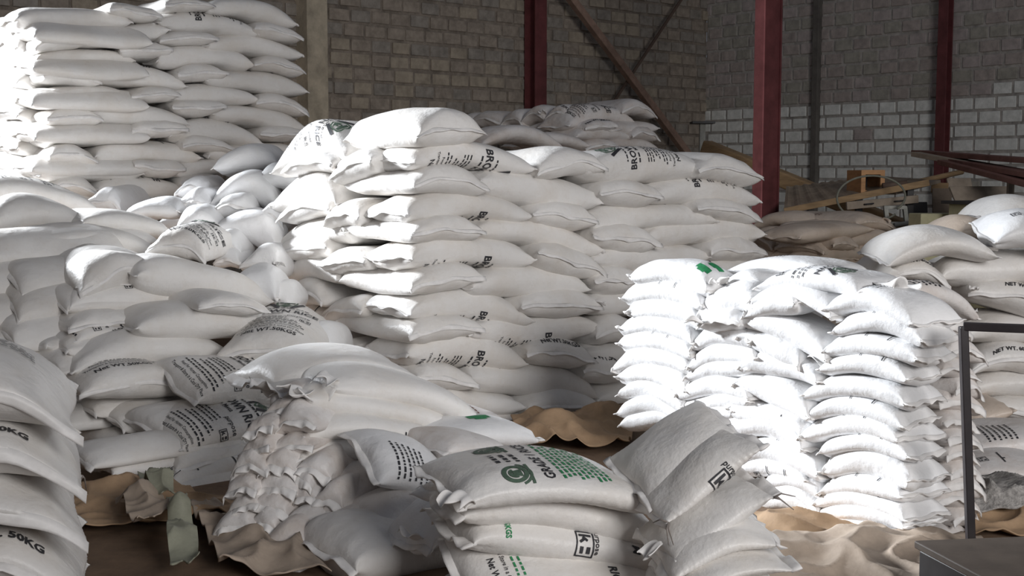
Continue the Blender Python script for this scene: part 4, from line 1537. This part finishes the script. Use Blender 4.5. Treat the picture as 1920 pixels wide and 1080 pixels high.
# ---------------------------------------------------------------- black frame, bench and shreds at the right
Yf = 5.05
A, B = at(1806, 612, Yf), at(1822, 1022, Yf)
C2, D2 = at(1960, 626, Yf - .1), at(1990, 1052, Yf - .1)
fr = empty('standing_rack', (B[0], B[1], 0), 'tall black metal rack frame standing in front of the right hand sacks', 'rack')
fb = np.array([B[0], B[1], 0.02])
MB().bar((B[0], B[1], .02), (A[0], A[1], A[2]), .034, .034, (0, 1, 0)).build('post', M['black_frame'], fr, bevel=.004)
MB().bar((C2[0], C2[1], .02), (C2[0], C2[1], A[2] + .0), .034, .034, (0, 1, 0)).build('post', M['black_frame'], fr, bevel=.004)
MB().bar(A, (C2[0], C2[1], A[2]), .034, .034).build('top_rail', M['black_frame'], fr, bevel=.004)
MB().bar((B[0], B[1], B[2] + .01), (C2[0], C2[1], B[2] + .01), .034, .034).build('bottom_rail', M['wood_brown'], fr, bevel=.004)
dd = unit(np.array([-.75, -.6, 0]))
MB().bar((B[0], B[1], .045), np.array([B[0], B[1], .015]) + dd * .20, .10, .05).build('foot', M['black_frame'], fr, bevel=.006)

P = at(1860, 1046, 4.45)
tp = empty('low_bench', (P[0] + .15, P[1], 0), 'low bench with brown top and dark sides at the bottom right corner', 'bench')
cx, cy = P[0] + .22, P[1]
MB().box((cx, cy, P[2] - .0), (.40, .05, 0), (-.05, .22, 0), (0, 0, .015)).build('top', M['wood_brown'], tp, bevel=.006)
MB().box((cx, cy, (P[2] - .015) / 2), (.385, .05, 0), (-.05, .205, 0), (0, 0, (P[2] - .015) / 2)).build('body', M['dark'], tp, bevel=.008)


# ---------------------------------------------------------------- cloths on the floor
def cloth(name, quad, mat, label, cat, amp=.05, seed=1, lift=.02, nu=70, nv=50, hills=(), torn=.06, group=None, slope=None):
    """crumpled sheet over the floor; quad = four picture corners dropped onto the ground"""
    r = random.Random(seed)
    c = [on_floor(*p) for p in quad]
    off = Vector((r.uniform(0, 50), r.uniform(0, 50), r.uniform(0, 50)))
    V = []
    top = []
    for i in range(nu + 1):
        for k in range(nv + 1):
            u, v = i / nu, k / nv
            eu = torn * (mnoise.noise(Vector((v * 5, 3.1, 0)) + off) * (1 if u < .5 else -1)) * max(0, abs(2 * u - 1) - .6) * 2.5
            ev = torn * (mnoise.noise(Vector((u * 5, 8.1, 0)) + off) * (1 if v < .5 else -1)) * max(0, abs(2 * v - 1) - .6) * 2.5
            uu, vv = u + eu, v + ev
            P = (c[0] * (1 - uu) + c[1] * uu) * (1 - vv) + (c[3] * (1 - uu) + c[2] * uu) * vv
            q = Vector((P[0], P[1], 0))
            n1 = 1 - abs(mnoise.noise(q * 2.3 + off)) * 2
            n2 = 1 - abs(mnoise.noise(q * 5.1 + off * 2)) * 2
            n3 = mnoise.noise(q * 11 + off)
            h = amp * (max(0, n1) ** 1.5 + .75 * max(0, n2) ** 1.6 + .25 * n3)
            for (hx, hy, hr, hh) in hills:
                H = on_floor(hx, hy)
                d2 = ((P[0] - H[0]) ** 2 + (P[1] - H[1]) ** 2) / hr ** 2
                h += hh * math.exp(-d2)
            P = P.copy()
            P[2] = lift + max(0.0, h)
            top.append(P)
    N = len(top)
    V = top + [p - np.array([0, 0, .006]) for p in top]
    F = []
    st = nv + 1
    for i in range(nu):
        for k in range(nv):
            a = i * st + k
            F.append((a, a + st, a + st + 1, a + 1))
            F.append((N + a, N + a + 1, N + a + st + 1, N + a + st))
    for i in range(nu):
        for k in (0, nv):
            a, b = i * st + k, (i + 1) * st + k
            F.append((a, b, b + N, a + N))
    for k in range(nv):
        for i in (0, nu):
            a, b = i * st + k, i * st + k + 1
            F.append((a, b, b + N, a + N))
    o = link(name, V, F, M[mat])
    bm = bmesh.new(); bm.from_mesh(o.data)
    bmesh.ops.recalc_face_normals(bm, faces=bm.faces); bm.to_mesh(o.data); bm.free()
    return tag(o, label, cat, group)


cloth('kraft_tarp', [(90, 903), (470, 948), (430, 985), (150, 1012)], 'tarp', 'wide brown crumpled tarp between the foreground stack and left mound', 'tarp', .045, 3, .02, nu=110, nv=80, hills=((230, 950, .22, .06),), torn=.12)
cloth('kraft_tarp', [(215, 978), (300, 950), (318, 1016), (262, 1040)], 'tarp_pale', 'dusty torn flap of tarp hanging over the floor edge, before the brown tarp', 'tarp', .07, 14, .06, hills=((265, 985, .10, .08),), torn=.1)
cloth('kraft_tarp', [(312, 988), (352, 978), (378, 1092), (318, 1092)], 'tarp_green', 'grey green torn strip of tarp at the bottom edge', 'tarp', .06, 17, .06, hills=((335, 1020, .06, .12),), torn=.08)
cloth('kraft_tarp', [(258, 946), (322, 940), (330, 985), (290, 988)], 'tarp_green', 'grey green patch of tarp lying on the wide brown tarp', 'tarp', .06, 41, .13, torn=.1)
cloth('kraft_tarp', [(360, 975), (450, 965), (620, 1100), (420, 1100)], 'tarp_pale', 'dusty pale tarp under the lower left of the front mound', 'tarp', .06, 23, .03)
cloth('kraft_tarp', [(960, 800), (1175, 780), (1190, 850), (960, 850)], 'tarp', 'brown cloth bundled at the foot of the middle tower', 'tarp', .06, 28, .02, hills=((1040, 832, .16, .14), (1140, 806, .12, .12)))
cloth('kraft_tarp', [(1400, 975), (1620, 985), (1640, 1040), (1400, 1055)], 'tarp', 'brown tarp ridge in front of the aslant white sacks', 'tarp', .035, 33, .02, hills=((1490, 1010, .16, .06),))
cloth('kraft_tarp', [(1400, 1040), (1830, 1018), (1980, 1110), (1380, 1130)], 'tarp_pale', 'wide dusty tarp across the bottom right of the floor', 'tarp', .045, 36, .02, nu=110, hills=((1640, 1050, .3, .04),))
sh = cloth('shredded_packing', [(1820, 925), (1990, 935), (1990, 985), (1815, 978)], 'straw', 'grey shredded plastic heaped inside the black frame', 'shreds', .07, 52, .02, hills=((1880, 950, .25, .10),))
sh['kind'] = 'stuff'
cloth('kraft_tarp', [(1822, 965), (1995, 970), (2010, 1012), (1822, 1010)], 'tarp', 'yellowish brown cloth on the floor inside the black frame', 'tarp', .04, 61, .02)
